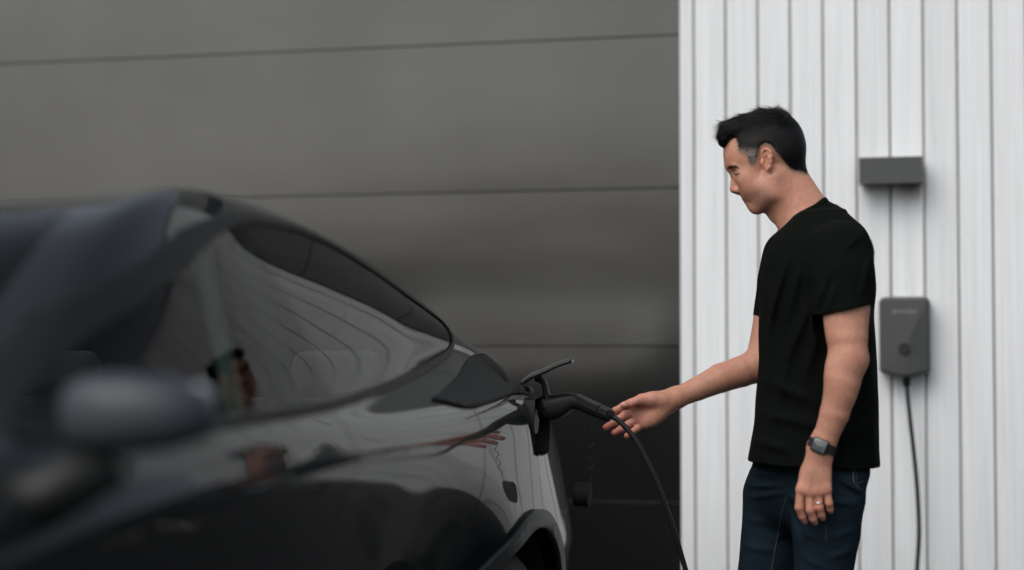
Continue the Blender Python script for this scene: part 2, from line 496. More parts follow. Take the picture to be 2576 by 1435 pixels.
class PolyMesh:
    """polygons over vertices with extra columns; can be cut along the zero line of a field"""
    def __init__(s, V, F): s.V = np.asarray(V, float); s.F = [tuple(f) for f in F]
    def split(s, phi):
        p = np.asarray(phi(s.V), float).copy()
        p[np.abs(p) < 1e-5] = 1e-5
        neg = p < 0
        newV = list(); cache = {}; base = len(s.V); out = []
        for f in s.F:
            k = [neg[i] for i in f]
            if all(k) or not any(k): out.append(f); continue
            a, b = [], []
            n = len(f)
            for q in range(n):
                i, j = f[q], f[(q + 1) % n]
                (a if neg[i] else b).append(i)
                if neg[i] != neg[j]:
                    key = (min(i, j), max(i, j))
                    if key not in cache:
                        t = p[i] / (p[i] - p[j]); cache[key] = base + len(newV); newV.append(s.V[i] + (s.V[j] - s.V[i]) * t)
                    a.append(cache[key]); b.append(cache[key])
            if len(a) > 2: out.append(tuple(a))
            if len(b) > 2: out.append(tuple(b))
        if newV: s.V = np.vstack([s.V, np.array(newV)])
        s.F = out
    def centers(s): return np.array([s.V[list(f)].mean(0) for f in s.F])
    def extract(s, mask):
        used = {}; V = []; F = []
        for f, m in zip(s.F, mask):
            if not m: continue
            g = []
            for i in f:
                if i not in used: used[i] = len(V); V.append(s.V[i, :3])
                g.append(used[i])
            F.append(tuple(g))
        return np.array(V), F

def poly_sd(poly, py, pz):
    """signed distance (negative inside) to a polygon in the (y, z) plane"""
    P = np.asarray(poly, float); n = len(P)
    d = np.full(py.shape, 1e9); inside = np.zeros(py.shape, bool)
    for i in range(n):
        a, b = P[i], P[(i + 1) % n]; e = b - a
        wy, wz = py - a[0], pz - a[1]
        t = np.clip((wy * e[0] + wz * e[1]) / (e @ e), 0, 1)
        d = np.minimum(d, np.hypot(wy - t * e[0], wz - t * e[1]))
        c = (a[1] > pz) != (b[1] > pz)
        with np.errstate(divide='ignore', invalid='ignore'):
            inside ^= c & (py < (b[0] - a[0]) * (pz - a[1]) / (b[1] - a[1]) + a[0])
    return np.where(inside, -d, d)
def smooth_poly(pts, n=90):
    P = list(pts) + [pts[0]]
    return spline(P, n)[:-1]

CAR_X, CAR_Y0, CAR_Y1 = -1.93, -5.25, -.74
K = dict(
 w=[(-5.25, .52), (-5.12, .70), (-4.85, .815), (-4.5, .87), (-4.0, .898), (-3.5, .906), (-2.8, .906), (-2.2, .912), (-1.85, .922), (-1.55, .925), (-1.3, .92), (-1.1, .905), (-.93, .86), (-.82, .78), (-.74, .62)],
 zs=[(-5.25, .60), (-5.0, .73), (-4.5, .87), (-4.0, .955), (-3.3, .99), (-2.7, .982), (-2.4, .95), (-2.15, .895), (-1.96, .83), (-1.8, .76), (-1.5, .72), (-1.2, .70), (-1.0, .68), (-.85, .65), (-.74, .58)],
 zt=[(-5.25, .65), (-5.0, .78), (-4.5, .92), (-4.0, .99), (-3.3, 1.02), (-2.7, 1.025), (-2.2, 1.035), (-1.8, 1.05), (-1.5, 1.055), (-1.2, 1.01), (-1.0, .95), (-.85, .86), (-.74, .72)],
 wb=[(-5.25, .48), (-5.0, .66), (-4.6, .78), (-4.1, .84), (-3.6, .856), (-3.0, .85), (-2.5, .82), (-2.1, .785), (-1.75, .762), (-1.4, .752), (-1.1, .73), (-.9, .66), (-.74, .5)],
 zb=[(-5.25, .68), (-5.0, .83), (-4.5, .965), (-4.1, 1.035), (-3.8, 1.062), (-3.5, 1.078), (-3.0, 1.092), (-2.6, 1.112), (-2.2, 1.145), (-1.8, 1.165), (-1.45, 1.13), (-1.2, 1.08), (-1.0, 1.02), (-.85, .94), (-.74, .80)],
 wr=[(-5.25, .42), (-5.0, .58), (-4.6, .70), (-4.2, .76), (-3.95, .745), (-3.7, .70), (-3.4, .655), (-3.1, .632), (-2.6, .638), (-2.29, .655), (-2.05, .672), (-1.71, .68), (-1.42, .69), (-1.05, .685), (-.9, .60), (-.74, .42)],
 zr=[(-5.25, .71), (-5.0, .86), (-4.5, .99), (-4.2, 1.05), (-4.0, 1.115), (-3.85, 1.195), (-3.71, 1.272), (-3.59, 1.345), (-3.4, 1.433), (-3.17, 1.486), (-3.0, 1.494), (-2.82, 1.487), (-2.58, 1.464), (-2.29, 1.415), (-2.05, 1.357), (-1.71, 1.279), (-1.42, 1.20), (-1.05, 1.095), (-.9, 1.02), (-.82, .94), (-.74, .82)],
 zc=[(-5.25, .72), (-5.0, .875), (-4.6, .995), (-4.35, 1.045), (-4.1, 1.14), (-3.8, 1.285), (-3.5, 1.40), (-3.25, 1.457), (-3.0, 1.480), (-2.6, 1.480), (-2.2, 1.425), (-1.8, 1.345), (-1.4, 1.235), (-1.1, 1.145), (-.95, 1.085), (-.85, 1.0), (-.74, .84)],
 k=[(-5.25, .3), (-4.6, .5), (-4.0, .9), (-3.4, 1.0), (-2.6, 1.0), (-2.2, 1.0), (-2.02, .8), (-1.88, .4), (-1.7, .1), (-1.4, .06), (-1.0, .15), (-.74, .2)],
 e=[(-5.25, 0), (-2.0, 0), (-1.6, .004), (-1.3, .028), (-1.0, .06), (-.74, .08)],
 zl=[(-5.25, .36), (-5.0, .24), (-4.5, .2), (-1.5, .2), (-1.0, .26), (-.74, .38)])
NS, NV = 360, 116
ys = np.linspace(CAR_Y0, CAR_Y1, NS)
A = {n: hermite(v, ys) for n, v in K.items()}
ker = np.exp(-np.linspace(-2, 2, 13)**2); ker /= ker.sum()
for n in A:
    if n in ('wb', 'wr'):
        kw = np.exp(-np.linspace(-2.2, 2.2, 61)**2); kw /= kw.sum()
        A[n] = np.convolve(np.pad(A[n], 30, mode='reflect', reflect_type='odd'), kw, 'valid')
    elif n in ('zb', 'zr', 'zc'):
        kw = np.exp(-np.linspace(-2.2, 2.2, 27)**2); kw /= kw.sum()
        A[n] = np.convolve(np.pad(A[n], 13, mode='reflect', reflect_type='odd'), kw, 'valid')
    elif n in ('w', 'zs', 'zt', 'k'):
        A[n] = np.convolve(np.pad(A[n], 6, mode='reflect', reflect_type='odd'), ker, 'valid')
car_grid = np.zeros((NS, NV, 4))
for i in range(NS):
    g = {n: a[i] for n, a in A.items()}
    k = g['k']; w = g['w']; zs = g['zs']; h = zs - g['zl']
    e = g['e']
    ctrl = [(w - .10 - .08 * k, g['zl'], 0), (w - .035 - .15 * k, g['zl'] + .14 * h, .05), (w - .18 * k - .006, g['zl'] + .38 * h, .13), (w - .140 * k - .002, g['zl'] + .62 * h, .20),
            (w - .062 * k, g['zl'] + .86 * h, .265), (w - .004 * k, zs - .012, .30), (w - .002 - .5 * e, zs + .5 * (g['zt'] - zs), .33), (w - .012 - e, g['zt'], .36)]
    w = w - e; zs = g['zt'] - .018
    wb, zb, wr, zr, zc = g['wb'], g['zb'], g['wr'], g['zr'], g['zc']
    ctrl += [(w - .35 * (w - wb) - .004, zs + .42 * (zb - zs) + .008, .39), (wb + .008, zb - .008, .44), (wb - .012, zb + .02, .47)]
    for t in (.25, .5, .75):
        bow = .022 * math.sin(math.pi * t)
        ctrl.append((wb - .012 + (wr - wb + .012) * t + bow * .8, zb + .02 + (zr - zb - .02) * t + bow * .25, .47 + .23 * t))
    ctrl += [(wr, zr, .70), (wr - .055, zr + .5 * min(.03, zc - zr + .012), .745), (wr * .66, zr + (zc - zr) * .66 + .006, .83), (wr * .33, zr + (zc - zr) * .92 + .002, .92), (0, zc, 1.0)]
    C = np.array(ctrl); vs = np.linspace(0, 1, NV)
    car_grid[i, :, 0] = hermite(C[:, [2, 0]], vs)
    car_grid[i, :, 1] = ys[i]
    car_grid[i, :, 2] = hermite(C[:, [2, 1]], vs)
    car_grid[i, :, 3] = vs
kv = np.exp(-np.linspace(-2, 2, 9)**2); kv /= kv.sum()
sm = car_grid.copy()
for c in (0, 2):
    for i in range(NS):
        sm[i, :, c] = np.convolve(np.pad(car_grid[i, :, c], 4, mode='reflect', reflect_type='odd'), kv, 'valid')
ky = np.exp(-np.linspace(-2, 2, 11)**2); ky /= ky.sum()
for c in (0, 2):
    for j in range(NV):
        sm[:, j, c] = np.convolve(np.pad(sm[:, j, c], 5, mode='reflect', reflect_type='odd'), ky, 'valid')
car_grid = sm
car_grid[:, -1, 0] = 0.0
GF = []
for i in range(NS - 1):
    for j in range(NV - 1):
        a = i * NV + j
        GF.append((a, a + 1, a + NV + 1, a + NV))
# rounded end faces: extra rings pulled inwards
pm = PolyMesh(car_grid.reshape(-1, 4), GF)

DLO = smooth_poly([(-4.02, 1.098), (-3.80, 1.195), (-3.50, 1.29), (-3.15, 1.40), (-2.92, 1.437), (-2.60, 1.432), (-2.3, 1.385), (-2.05, 1.330), (-1.85, 1.283), (-1.80, 1.260), (-1.83, 1.215), (-1.98, 1.186), (-2.44, 1.142), (-2.94, 1.108), (-3.4, 1.096), (-3.8, 1.090)], 130)
WHEELS = [(-1.67, .338), (-4.38, .338)]
ARCH_IN, ARCH_OUT, WHEEL_R = .408, .454, .342
TAIL = smooth_poly([(-2.34, 1.090), (-2.0, 1.133), (-1.75, 1.166), (-1.5, 1.188), (-1.3, 1.155), (-1.0, 1.075), (-.86, .99), (-.80, .90), (-.84, .875), (-.97, .94), (-1.15, 1.01), (-1.4, 1.068), (-1.68, 1.086), (-1.93, 1.073), (-2.15, 1.066)], 90)
HEAD = smooth_poly([(-5.16, .66), (-5.1, .74), (-4.85, .83), (-4.55, .885), (-4.5, .87), (-4.75, .77), (-5.0, .69)], 50)
PORT = [(-1.655, .925), (-1.475, .925), (-1.475, 1.075), (-1.655, 1.075)]
def rounded_sd(y, z, r=.03):
    cy, cz = (PORT[0][0] + PORT[1][0]) / 2, (PORT[0][1] + PORT[2][1]) / 2
    hy, hz = (PORT[1][0] - PORT[0][0]) / 2 - r, (PORT[2][1] - PORT[0][1]) / 2 - r
    qy, qz = np.abs(y - cy) - hy, np.abs(z - cz) - hz
    return np.hypot(np.maximum(qy, 0), np.maximum(qz, 0)) + np.minimum(np.maximum(qy, qz), 0) - r
side = lambda V: V[:, 3] < .735
f_dlo = lambda V: np.where(side(V), poly_sd(DLO, V[:, 1], V[:, 2]), 1.0)
f_trim = lambda V: np.where(side(V), poly_sd(DLO, V[:, 1], V[:, 2]) - .016 - .028 * np.clip((-3.0 - V[:, 1]) / .3, 0, 1) * np.clip((V[:, 2] - 1.12) / .06, 0, 1), 1.0)
f_tail = lambda V: np.where(V[:, 3] < .72, poly_sd(TAIL, V[:, 1], V[:, 2]), 1.0)
f_head = lambda V: np.where(V[:, 3] < .72, poly_sd(HEAD, V[:, 1], V[:, 2]), 1.0)
f_port = lambda V: np.where(V[:, 3] < .45, rounded_sd(V[:, 1], V[:, 2]), 1.0)
def f_arch(w, r):
    return lambda V: np.where(V[:, 3] < .42, np.hypot(V[:, 1] - w[0], V[:, 2] - w[1]) - r, 1.0)
def f_screen(V):   # windscreen in (y, v)
    ytop = -3.34 - .10 * (1 - V[:, 3]) / .25
    ybot = -4.36 + .10 * (1 - V[:, 3]) / .25
    return np.maximum.reduce([V[:, 1] - ytop, ybot - V[:, 1], (.765 - V[:, 3]) * 1.2])
def f_rear(V):
    return np.maximum.reduce([V[:, 1] + 1.16, -1.98 - V[:, 1], (.79 - V[:, 3]) * 1.2])
seams = [lambda V: V[:, 1] + 3.955 + .10 * (V[:, 2] - .6), lambda V: V[:, 1] + 2.975 + .04 * (V[:, 2] - .6), lambda V: V[:, 1] + 2.12 + .25 * np.maximum(0, .78 - V[:, 2]) + .0 * V[:, 2]]
seam_z = [(.34, 1.06), (.34, 1.10), (.34, 1.13)]
for f in (f_dlo, f_trim, f_tail, f_head, f_port, f_screen, f_rear): pm.split(f)
for w_ in WHEELS:
    for r_ in (ARCH_IN, ARCH_OUT): pm.split(f_arch(w_, r_))
for s_ in seams:
    pm.split(lambda V: np.where(V[:, 3] < .47, s_(V) - .0028, 1.0)); pm.split(lambda V: np.where(V[:, 3] < .47, s_(V) + .0028, 1.0))
pillar = lambda V: V[:, 1] + 2.94 + .15 * (V[:, 2] - 1.1)
pm.split(lambda V: np.where(f_trim(V) < .01, pillar(V), 1.0))
C = pm.centers()
lab = np.full(len(C), 0)                             # 0 body paint
lab[f_trim(C) < 0] = 1                               # black window surround
dlo = f_dlo(C) < 0
lab[dlo & (pillar(C) < 0)] = 2                       # front door glass
lab[dlo & (pillar(C) >= 0)] = 3                      # rear door glass
lab[f_screen(C) < 0] = 4
lab[f_rear(C) < 0] = 5
lab[f_tail(C) < 0] = 6
lab[f_head(C) < 0] = 7
lab[f_port(C) < 0] = 8
for w_ in WHEELS:
    d = f_arch(w_, 0)(C)
    lab[(d < ARCH_OUT) & (C[:, 3] < .42)] = 9
    lab[(d < ARCH_IN) & (C[:, 3] < .42)] = 10
for s_, (z0_, z1_) in zip(seams, seam_z):
    lab[(np.abs(s_(C)) < .0028) & (C[:, 2] > z0_) & (C[:, 2] < z1_) & (C[:, 3] < .46) & (lab == 0)] = 11

def mat_paint():
    m, nt, b = new_mat('black_car_paint')
    v = coords(nt)
    f = noise(nt, v, 900, 2)
    nt.links.new(ramp(nt, f, [(.35, (.0055, .0075, .008)), (.7, (.010, .013, .014))]), b.inputs['Base Color'])
    b.inputs['Roughness'].default_value = .35
    b.inputs['Specular IOR Level'].default_value = .02
    b.inputs['Coat Weight'].default_value = 1.0
    b.inputs['Coat Roughness'].default_value = .015
    b.inputs['Coat IOR'].default_value = 1.27
    return m
def mat_glass(name, tint, ior=1.29):
    m, nt, b = new_mat(name)
    nt.nodes.remove(b)
    out = [n for n in nt.nodes if n.type == 'OUTPUT_MATERIAL'][0]
    fr = nd(nt, 'ShaderNodeFresnel', IOR=ior); tr = nd(nt, 'ShaderNodeBsdfTransparent'); gl = nd(nt, 'ShaderNodeBsdfGlossy', Roughness=.0)
    v = coords(nt); f = noise(nt, v, 2.0, 2)
    nt.links.new(ramp(nt, f, [(.3, tuple(c * .96 for c in tint)), (.7, tint)]), tr.inputs[0])
    mx = nd(nt, 'ShaderNodeMixShader')
    mul = nd(nt, 'ShaderNodeMath', operation='MULTIPLY', use_clamp=True); mul.inputs[1].default_value = 1.0
    nt.links.new(fr.outputs[0], mul.inputs[0]); nt.links.new(mul.outputs[0], mx.inputs[0]); nt.links.new(tr.outputs[0], mx.inputs[1]); nt.links.new(gl.outputs[0], mx.inputs[2])
    nt.links.new(mx.outputs[0], out.inputs[0])
    return m
paint = mat_paint()
glass_dark = mat_glass('rear_glass', (.80, .84, .82), 1.24); glass_side = mat_glass('front_side_glass', (.80, .85, .82), 1.18); glass_front = mat_glass('screen_glass', (.62, .66, .64), 1.22)
trim_mat = plain('black_trim', (.006, .007, .007), .5, spec=.15)
clad_mat = plain('grey_arch_plastic', (.020, .024, .025), .52, var=.1, bumpst=.15, bscale=700)
rubber = plain('tyre_rubber', (.018, .018, .018), .75, bumpst=.3, bscale=200)
dark_cloth = plain('cabin_cloth', (.014, .014, .015), .9)
black_pl = plain('black_plastic', (.0065, .0075, .0075), .48, spec=.3, var=.1, bumpst=.1, bscale=900)
alloy = plain('alloy_grey', (.30, .31, .31), .3, .9)

car = empty('parked_car', (CAR_X, -3.0, 0), label='dark glossy car with fastback roof backed up to the garage and plugged in', cat='car')
OFF = np.array([0, 3.0, 0])
def car_part(name, labels, mat, both=False, parent=None, thick=0.0, smooth=True, sgn=None):
    V, F = pm.extract(np.isin(lab, labels))
    V = V + OFF
    sides = [1, -1] if sgn is None else [sgn]
    def mk(VV, FF):
        o = mesh_obj(name, VV, FF, mat, parent or car, smooth=smooth)
        if thick:
            md = o.modifiers.new('solid', 'SOLIDIFY'); md.thickness = abs(thick); md.offset = 1 if thick > 0 else -1
        return o
    if both:
        n = len(V); Vm = V * np.array([-1, 1, 1])
        VV = np.vstack([V, Vm]); FF = [f[::-1] for f in F] + [tuple(i + n for i in f) for f in F]
        bmx = bmesh.new()
        vs = [bmx.verts.new(v) for v in VV]
        for f in FF:
            try: bmx.faces.new([vs[i] for i in f])
            except ValueError: pass
        bmesh.ops.remove_doubles(bmx, verts=[v for v in bmx.verts if abs(v.co.x) < 1e-4], dist=2e-4)
        me = bpy.data.meshes.new(name); bmx.normal_update(); bmx.to_mesh(me); bmx.free()
        me.materials.append(mat); me.polygons.foreach_set('use_smooth', [smooth] * len(me.polygons))
        return link(bpy.data.objects.new(name, me), parent or car)
    res = []
    for s in sides:
        VV = V * np.array([s, 1, 1]); FF = F if s < 0 else [f[::-1] for f in F]
        res.append(mk(VV, FF))
    return res
body = car_part('body', [0], paint, both=True)
def add_faces(o, V, F):
    b = bmesh.new(); b.from_mesh(o.data)
    vs = [b.verts.new(v) for v in V]
    for f in F: b.faces.new([vs[i] for i in f])
    b.to_mesh(o.data); b.free()
# close nose and tail with a soft cap
for i_, sg in ((0, 1), (NS - 1, -1)):
    ring = np.vstack([car_grid[i_, :, :3], car_grid[i_, ::-1, :3] * np.array([-1, 1, 1])]) + OFF
    cap_v = [ring]; cen = ring.mean(0) + np.array([0, -.045 * sg, 0])
    for t in (.25, .55, .8, 1.0):
        rr = ring + (cen - ring) * t; rr[:, 1] = ring[:, 1] - .045 * sg * math.sin(t * math.pi / 2); cap_v.append(rr)
    VV = np.vstack(cap_v); n = len(ring); FF = []
    for q in range(4):
        for a in range(n):
            b_ = (a + 1) % n
            f = (q * n + a, q * n + b_, (q + 1) * n + b_, (q + 1) * n + a)
            FF.append(f if sg > 0 else f[::-1])
    mesh_obj('bumper', VV, FF, paint, car, smooth=True)
for o in car_part('window_surround', [1], trim_mat, thick=.004): pass
for o in car_part('front_side_window', [2], glass_side): pass
for o in car_part('rear_side_window', [3], glass_dark): pass
car_part('windscreen', [4], glass_front, both=True)
car_part('rear_screen', [5], glass_dark, both=True)
lens = plain('smoked_lamp_lens', (.007, .0095, .0105), .55, spec=.10)
car_part('tail_lamp', [6], lens, thick=.006)
car_part('headlight', [7], plain('headlight_lens', (.3, .32, .33), .08, coat=1.0), thick=.004)
gap_mat = plain('panel_gap_black', (.002, .002, .002), .8)
lab0 = lab.copy()
for k_, s_ in enumerate(seams):
    lab[(lab0 == 11) & (np.abs(s_(C)) < .003)] = 20 + k_
    car_part('panel_gap', [20 + k_], gap_mat)
for k_, w_ in enumerate(WHEELS):
    lab[(lab0 == 9) & (np.abs(C[:, 1] - w_[0]) < .6)] = 30 + k_
    car_part('wheel_arch_trim', [30 + k_], clad_mat, thick=.014)
# right-hand side has no charging port: paint there
V8, F8 = pm.extract(lab == 8)
mesh_obj('flank_panel', (V8 + OFF) * np.array([-1, 1, 1]), F8, paint, car, smooth=True)

# ---- wheel wells, underside
def half_cyl(yc, zc, r, x0, x1, name):
    V, F = [], []
    n = 28
    for k in range(n + 1):
        a = math.pi * (-.12 + 1.24 * k / n)
        for x in (x0, x1): V.append((x, yc + r * math.cos(a) + 3.0, zc + r * math.sin(a)))
    for k in range(n): F.append((2 * k, 2 * k + 1, 2 * k + 3, 2 * k + 2))
    F.append(tuple(range(0, 2 * (n + 1), 2)))
    return mesh_obj(name, V, F, plain('wheel_well_black', (.004, .004, .004), .9) if 'wheel_well_black' not in bpy.data.materials else bpy.data.materials['wheel_well_black'], car)
for (yw, zw) in WHEELS:
    for s in (1, -1): half_cyl(yw, zw, ARCH_IN - .002, s * .58, s * .885, 'wheel_well')
bm_obj('underbody', box_bm((-.80, -5.1 + 3, .19), (.80, -.85 + 3, .215)), bpy.data.materials['wheel_well_black'], car)
# ---- wheels
def lathe(profile, n=64):
    """profile of (axial x, radius) spun about the x axis"""
    V, F = [], []; m = len(profile)
    for k in range(n):
        a = 2 * math.pi * k / n
        for (x, r) in profile: V.append((x, r * math.cos(a), r * math.sin(a)))
    for k in range(n):
        k2 = (k + 1) % n
        for q in range(m - 1): F.append((k * m + q, k * m + q + 1, k2 * m + q + 1, k2 * m + q))
    return V, F
def wheel(x, y, z, s):
    e = bpy.data.objects.new('wheel', None); e.location = (x, y + 3.0, z); e.empty_display_size = .05; link(e, car)
    R = WHEEL_R
    prof = [(-.10, .215), (-.108, .24), (-.108, .29), (-.095, .322), (-.075, R)]
    for q in np.linspace(-.07, .07, 9):
        prof += [(q - .004, R), (q, R - .006), (q + .004, R)]
    prof += [(.075, R), (.095, .322), (.108, .29), (.108, .24), (.10, .215)]
    mesh_obj('tyre', *lathe(prof), rubber, e, smooth=True)
    rim = [(.098, .222), (.103, .214), (.09, .205), (.05, .19), (-.09, .188), (-.098, .222)]
    V, F = lathe([(s * a, b) for a, b in rim]); V = list(V)
    for k in range(5):
        a = 2 * math.pi * k / 5
        for da in (-.11, .11):
            c0, c1 = np.array([s * .07, .04 * math.cos(a), .04 * math.sin(a)]), np.array([s * .088, .207 * math.cos(a + da), .207 * math.sin(a + da)])
            v, f = tube([c0, (c0 + c1) / 2 + np.array([s * .008, 0, 0]), c1], [.022, .017, .015], 8)
            i = len(V); V += list(v); F += [tuple(q + i for q in g) for g in f]
    v, f = lathe([(s * .095, 0.001), (s * .094, .03), (s * .06, .055), (s * .02, .055)], 24)
    i = len(V); V += list(v); F += [tuple(q + i for q in g) for g in f]
    mesh_obj('rim', V, F, alloy, e, smooth=True)
for (yw, zw) in WHEELS:
    for s in (1, -1): wheel(s * .775, yw, zw, s)

# ---- door mirrors
def superquad(c, r, e=.6, n=28, m=18, shear=None):
    V, F = [], []
    sp = lambda a, p: math.copysign(abs(a) ** p, a)
    for i in range(m + 1):
        u = -math.pi / 2 + math.pi * i / m
        for k in range(n):
            t = 2 * math.pi * k / n
            V.append((c[0] + r[0] * sp(math.cos(u), e) * sp(math.cos(t), e), c[1] + r[1] * sp(math.cos(u), e) * sp(math.sin(t), e), c[2] + r[2] * sp(math.sin(u), e)))
    for i in range(m):
        for k in range(n):
            F.append((i * n + k, i * n + (k + 1) % n, (i + 1) * n + (k + 1) % n, (i + 1) * n + k))
    return np.array(V), F
mir_mat = plain('mirror_glass', (.8, .8, .8), .02, 1.0); cover_mat = plain('mirror_cover', (.026, .032, .039), .5)  # the cover's grey-blue stands in for sky reflected on it
for s in (1, -1):
    mc = np.array([s * (.905 + .080), -4.06 + 3, 1.122])
    V, F = superquad((0, 0, 0), (.094, .056, .048), .75)
    V[:, 0] *= s
    V[:, 1] += .35 * np.maximum(0, V[:, 0] * s) * .5 ; V[:, 2] *= 1 - .16 * np.clip(V[:, 0] * s / .115, -1, 1)
    mo = bpy.data.objects.new('door_mirror', None); mo.location = mc; mo.empty_display_size = .05; link(mo, car)
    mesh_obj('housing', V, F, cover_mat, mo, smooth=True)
    V, F = superquad((s * .0, .054, 0), (.080, .012, .040), .5)
    mesh_obj('mirror_glass', V, F, mir_mat, mo, smooth=True)
    V, F = tube([(s * -.165, -.02, -.115), (s * -.11, -.01, -.10), (s * -.03, 0, -.055)], [.045, .038, .034], 12)
    mesh_obj('arm', V, F, black_pl, mo, smooth=True)

# ---- cabin
def cabin():
    bm_obj('dashboard', box_bm((-.72, -4.32 + 3, .55), (.72, -3.82 + 3, 1.035), .06, 3), dark_cloth, car, smooth=True)
    bm_obj('cabin_floor', box_bm((-.75, -4.3 + 3, .30), (.75, -1.3 + 3, .33)), dark_cloth, car)
    bm_obj('parcel_shelf', box_bm((-.6, -1.95 + 3, .98), (.6, -1.25 + 3, 1.0)), dark_cloth, car)
    for sx in (.38, -.38):
        se = bpy.data.objects.new('front_seat', None); se.location = (sx, -3.2 + 3, .33); se.empty_display_size = .05; link(se, car)
        bm_obj('cushion', box_bm((-.25, -.27, .06), (.25, .25, .26), .06, 3), dark_cloth, se, smooth=True)
        o = bm_obj('backrest', box_bm((-.24, -.06, 0), (.24, .07, .60), .055, 3), dark_cloth, se, smooth=True); o.location = (0, .25, .22); o.rotation_euler = (RAD(-17), 0, 0)
        o = bm_obj('headrest', box_bm((-.13, -.05, 0), (.13, .05, .17), .045, 3), dark_cloth, se, smooth=True); o.location = (0, .46, .83); o.rotation_euler = (RAD(-10), 0, 0)
    rs = bpy.data.objects.new('rear_seat', None); rs.location = (0, -2.15 + 3, .33); rs.empty_display_size = .05; link(rs, car)
    bm_obj('cushion', box_bm((-.62, -.3, .06), (.62, .2, .25), .06, 3), dark_cloth, rs, smooth=True)
    o = bm_obj('backrest', box_bm((-.60, -.06, 0), (.60, .07, .58), .05, 3), dark_cloth, rs, smooth=True); o.location = (0, .22, .2); o.rotation_euler = (RAD(-22), 0, 0)
    for sx in (.4, -.4):
        o = bm_obj('headrest', box_bm((-.12, -.045, 0), (.12, .045, .13), .04, 3), dark_cloth, rs, smooth=True); o.location = (sx, .44, .74); o.rotation_euler = (RAD(-15), 0, 0)
    a = np.linspace(0, 2 * math.pi, 33)[:-1]
    V, F = tube([(.185 * math.cos(t), .185 * math.sin(t) * .35, .185 * math.sin(t) * .94) for t in a], .016, 10, closed=True)
    v, f = tube([(-.18, 0, 0), (0, -.02, -.02), (.18, 0, 0)], .016, 8); i = len(V); V = list(V) + list(v); F = F + [tuple(q + i for q in g) for g in f]
    o = mesh_obj('steering_wheel', V, F, black_pl, car, smooth=True); o.location = (-.38, -3.68 + 3, .98)
cabin()
for s in (1, -1):      # centre pillars, plus added green strips standing in for light through the cabin
    o = bm_obj('through_light_strip', box_bm((-.004, -.035, 0), (.004, .035, .40), .002, 1), plain('through_light_green', (.10, .15, .115), .8) if 'through_light_green' not in bpy.data.materials else bpy.data.materials['through_light_green'], car)
    o.location = (s * .70, -3.02 + 3, 1.0); o.rotation_euler = (0, s * RAD(-14), 0)
    o = bm_obj('centre_pillar', box_bm((-.02, -.05, 0), (.02, .05, .44), .01, 2), dark_cloth, car); o.location = (s * .78, -2.93 + 3, .98); o.rotation_euler = (0, s * RAD(-19), 0)

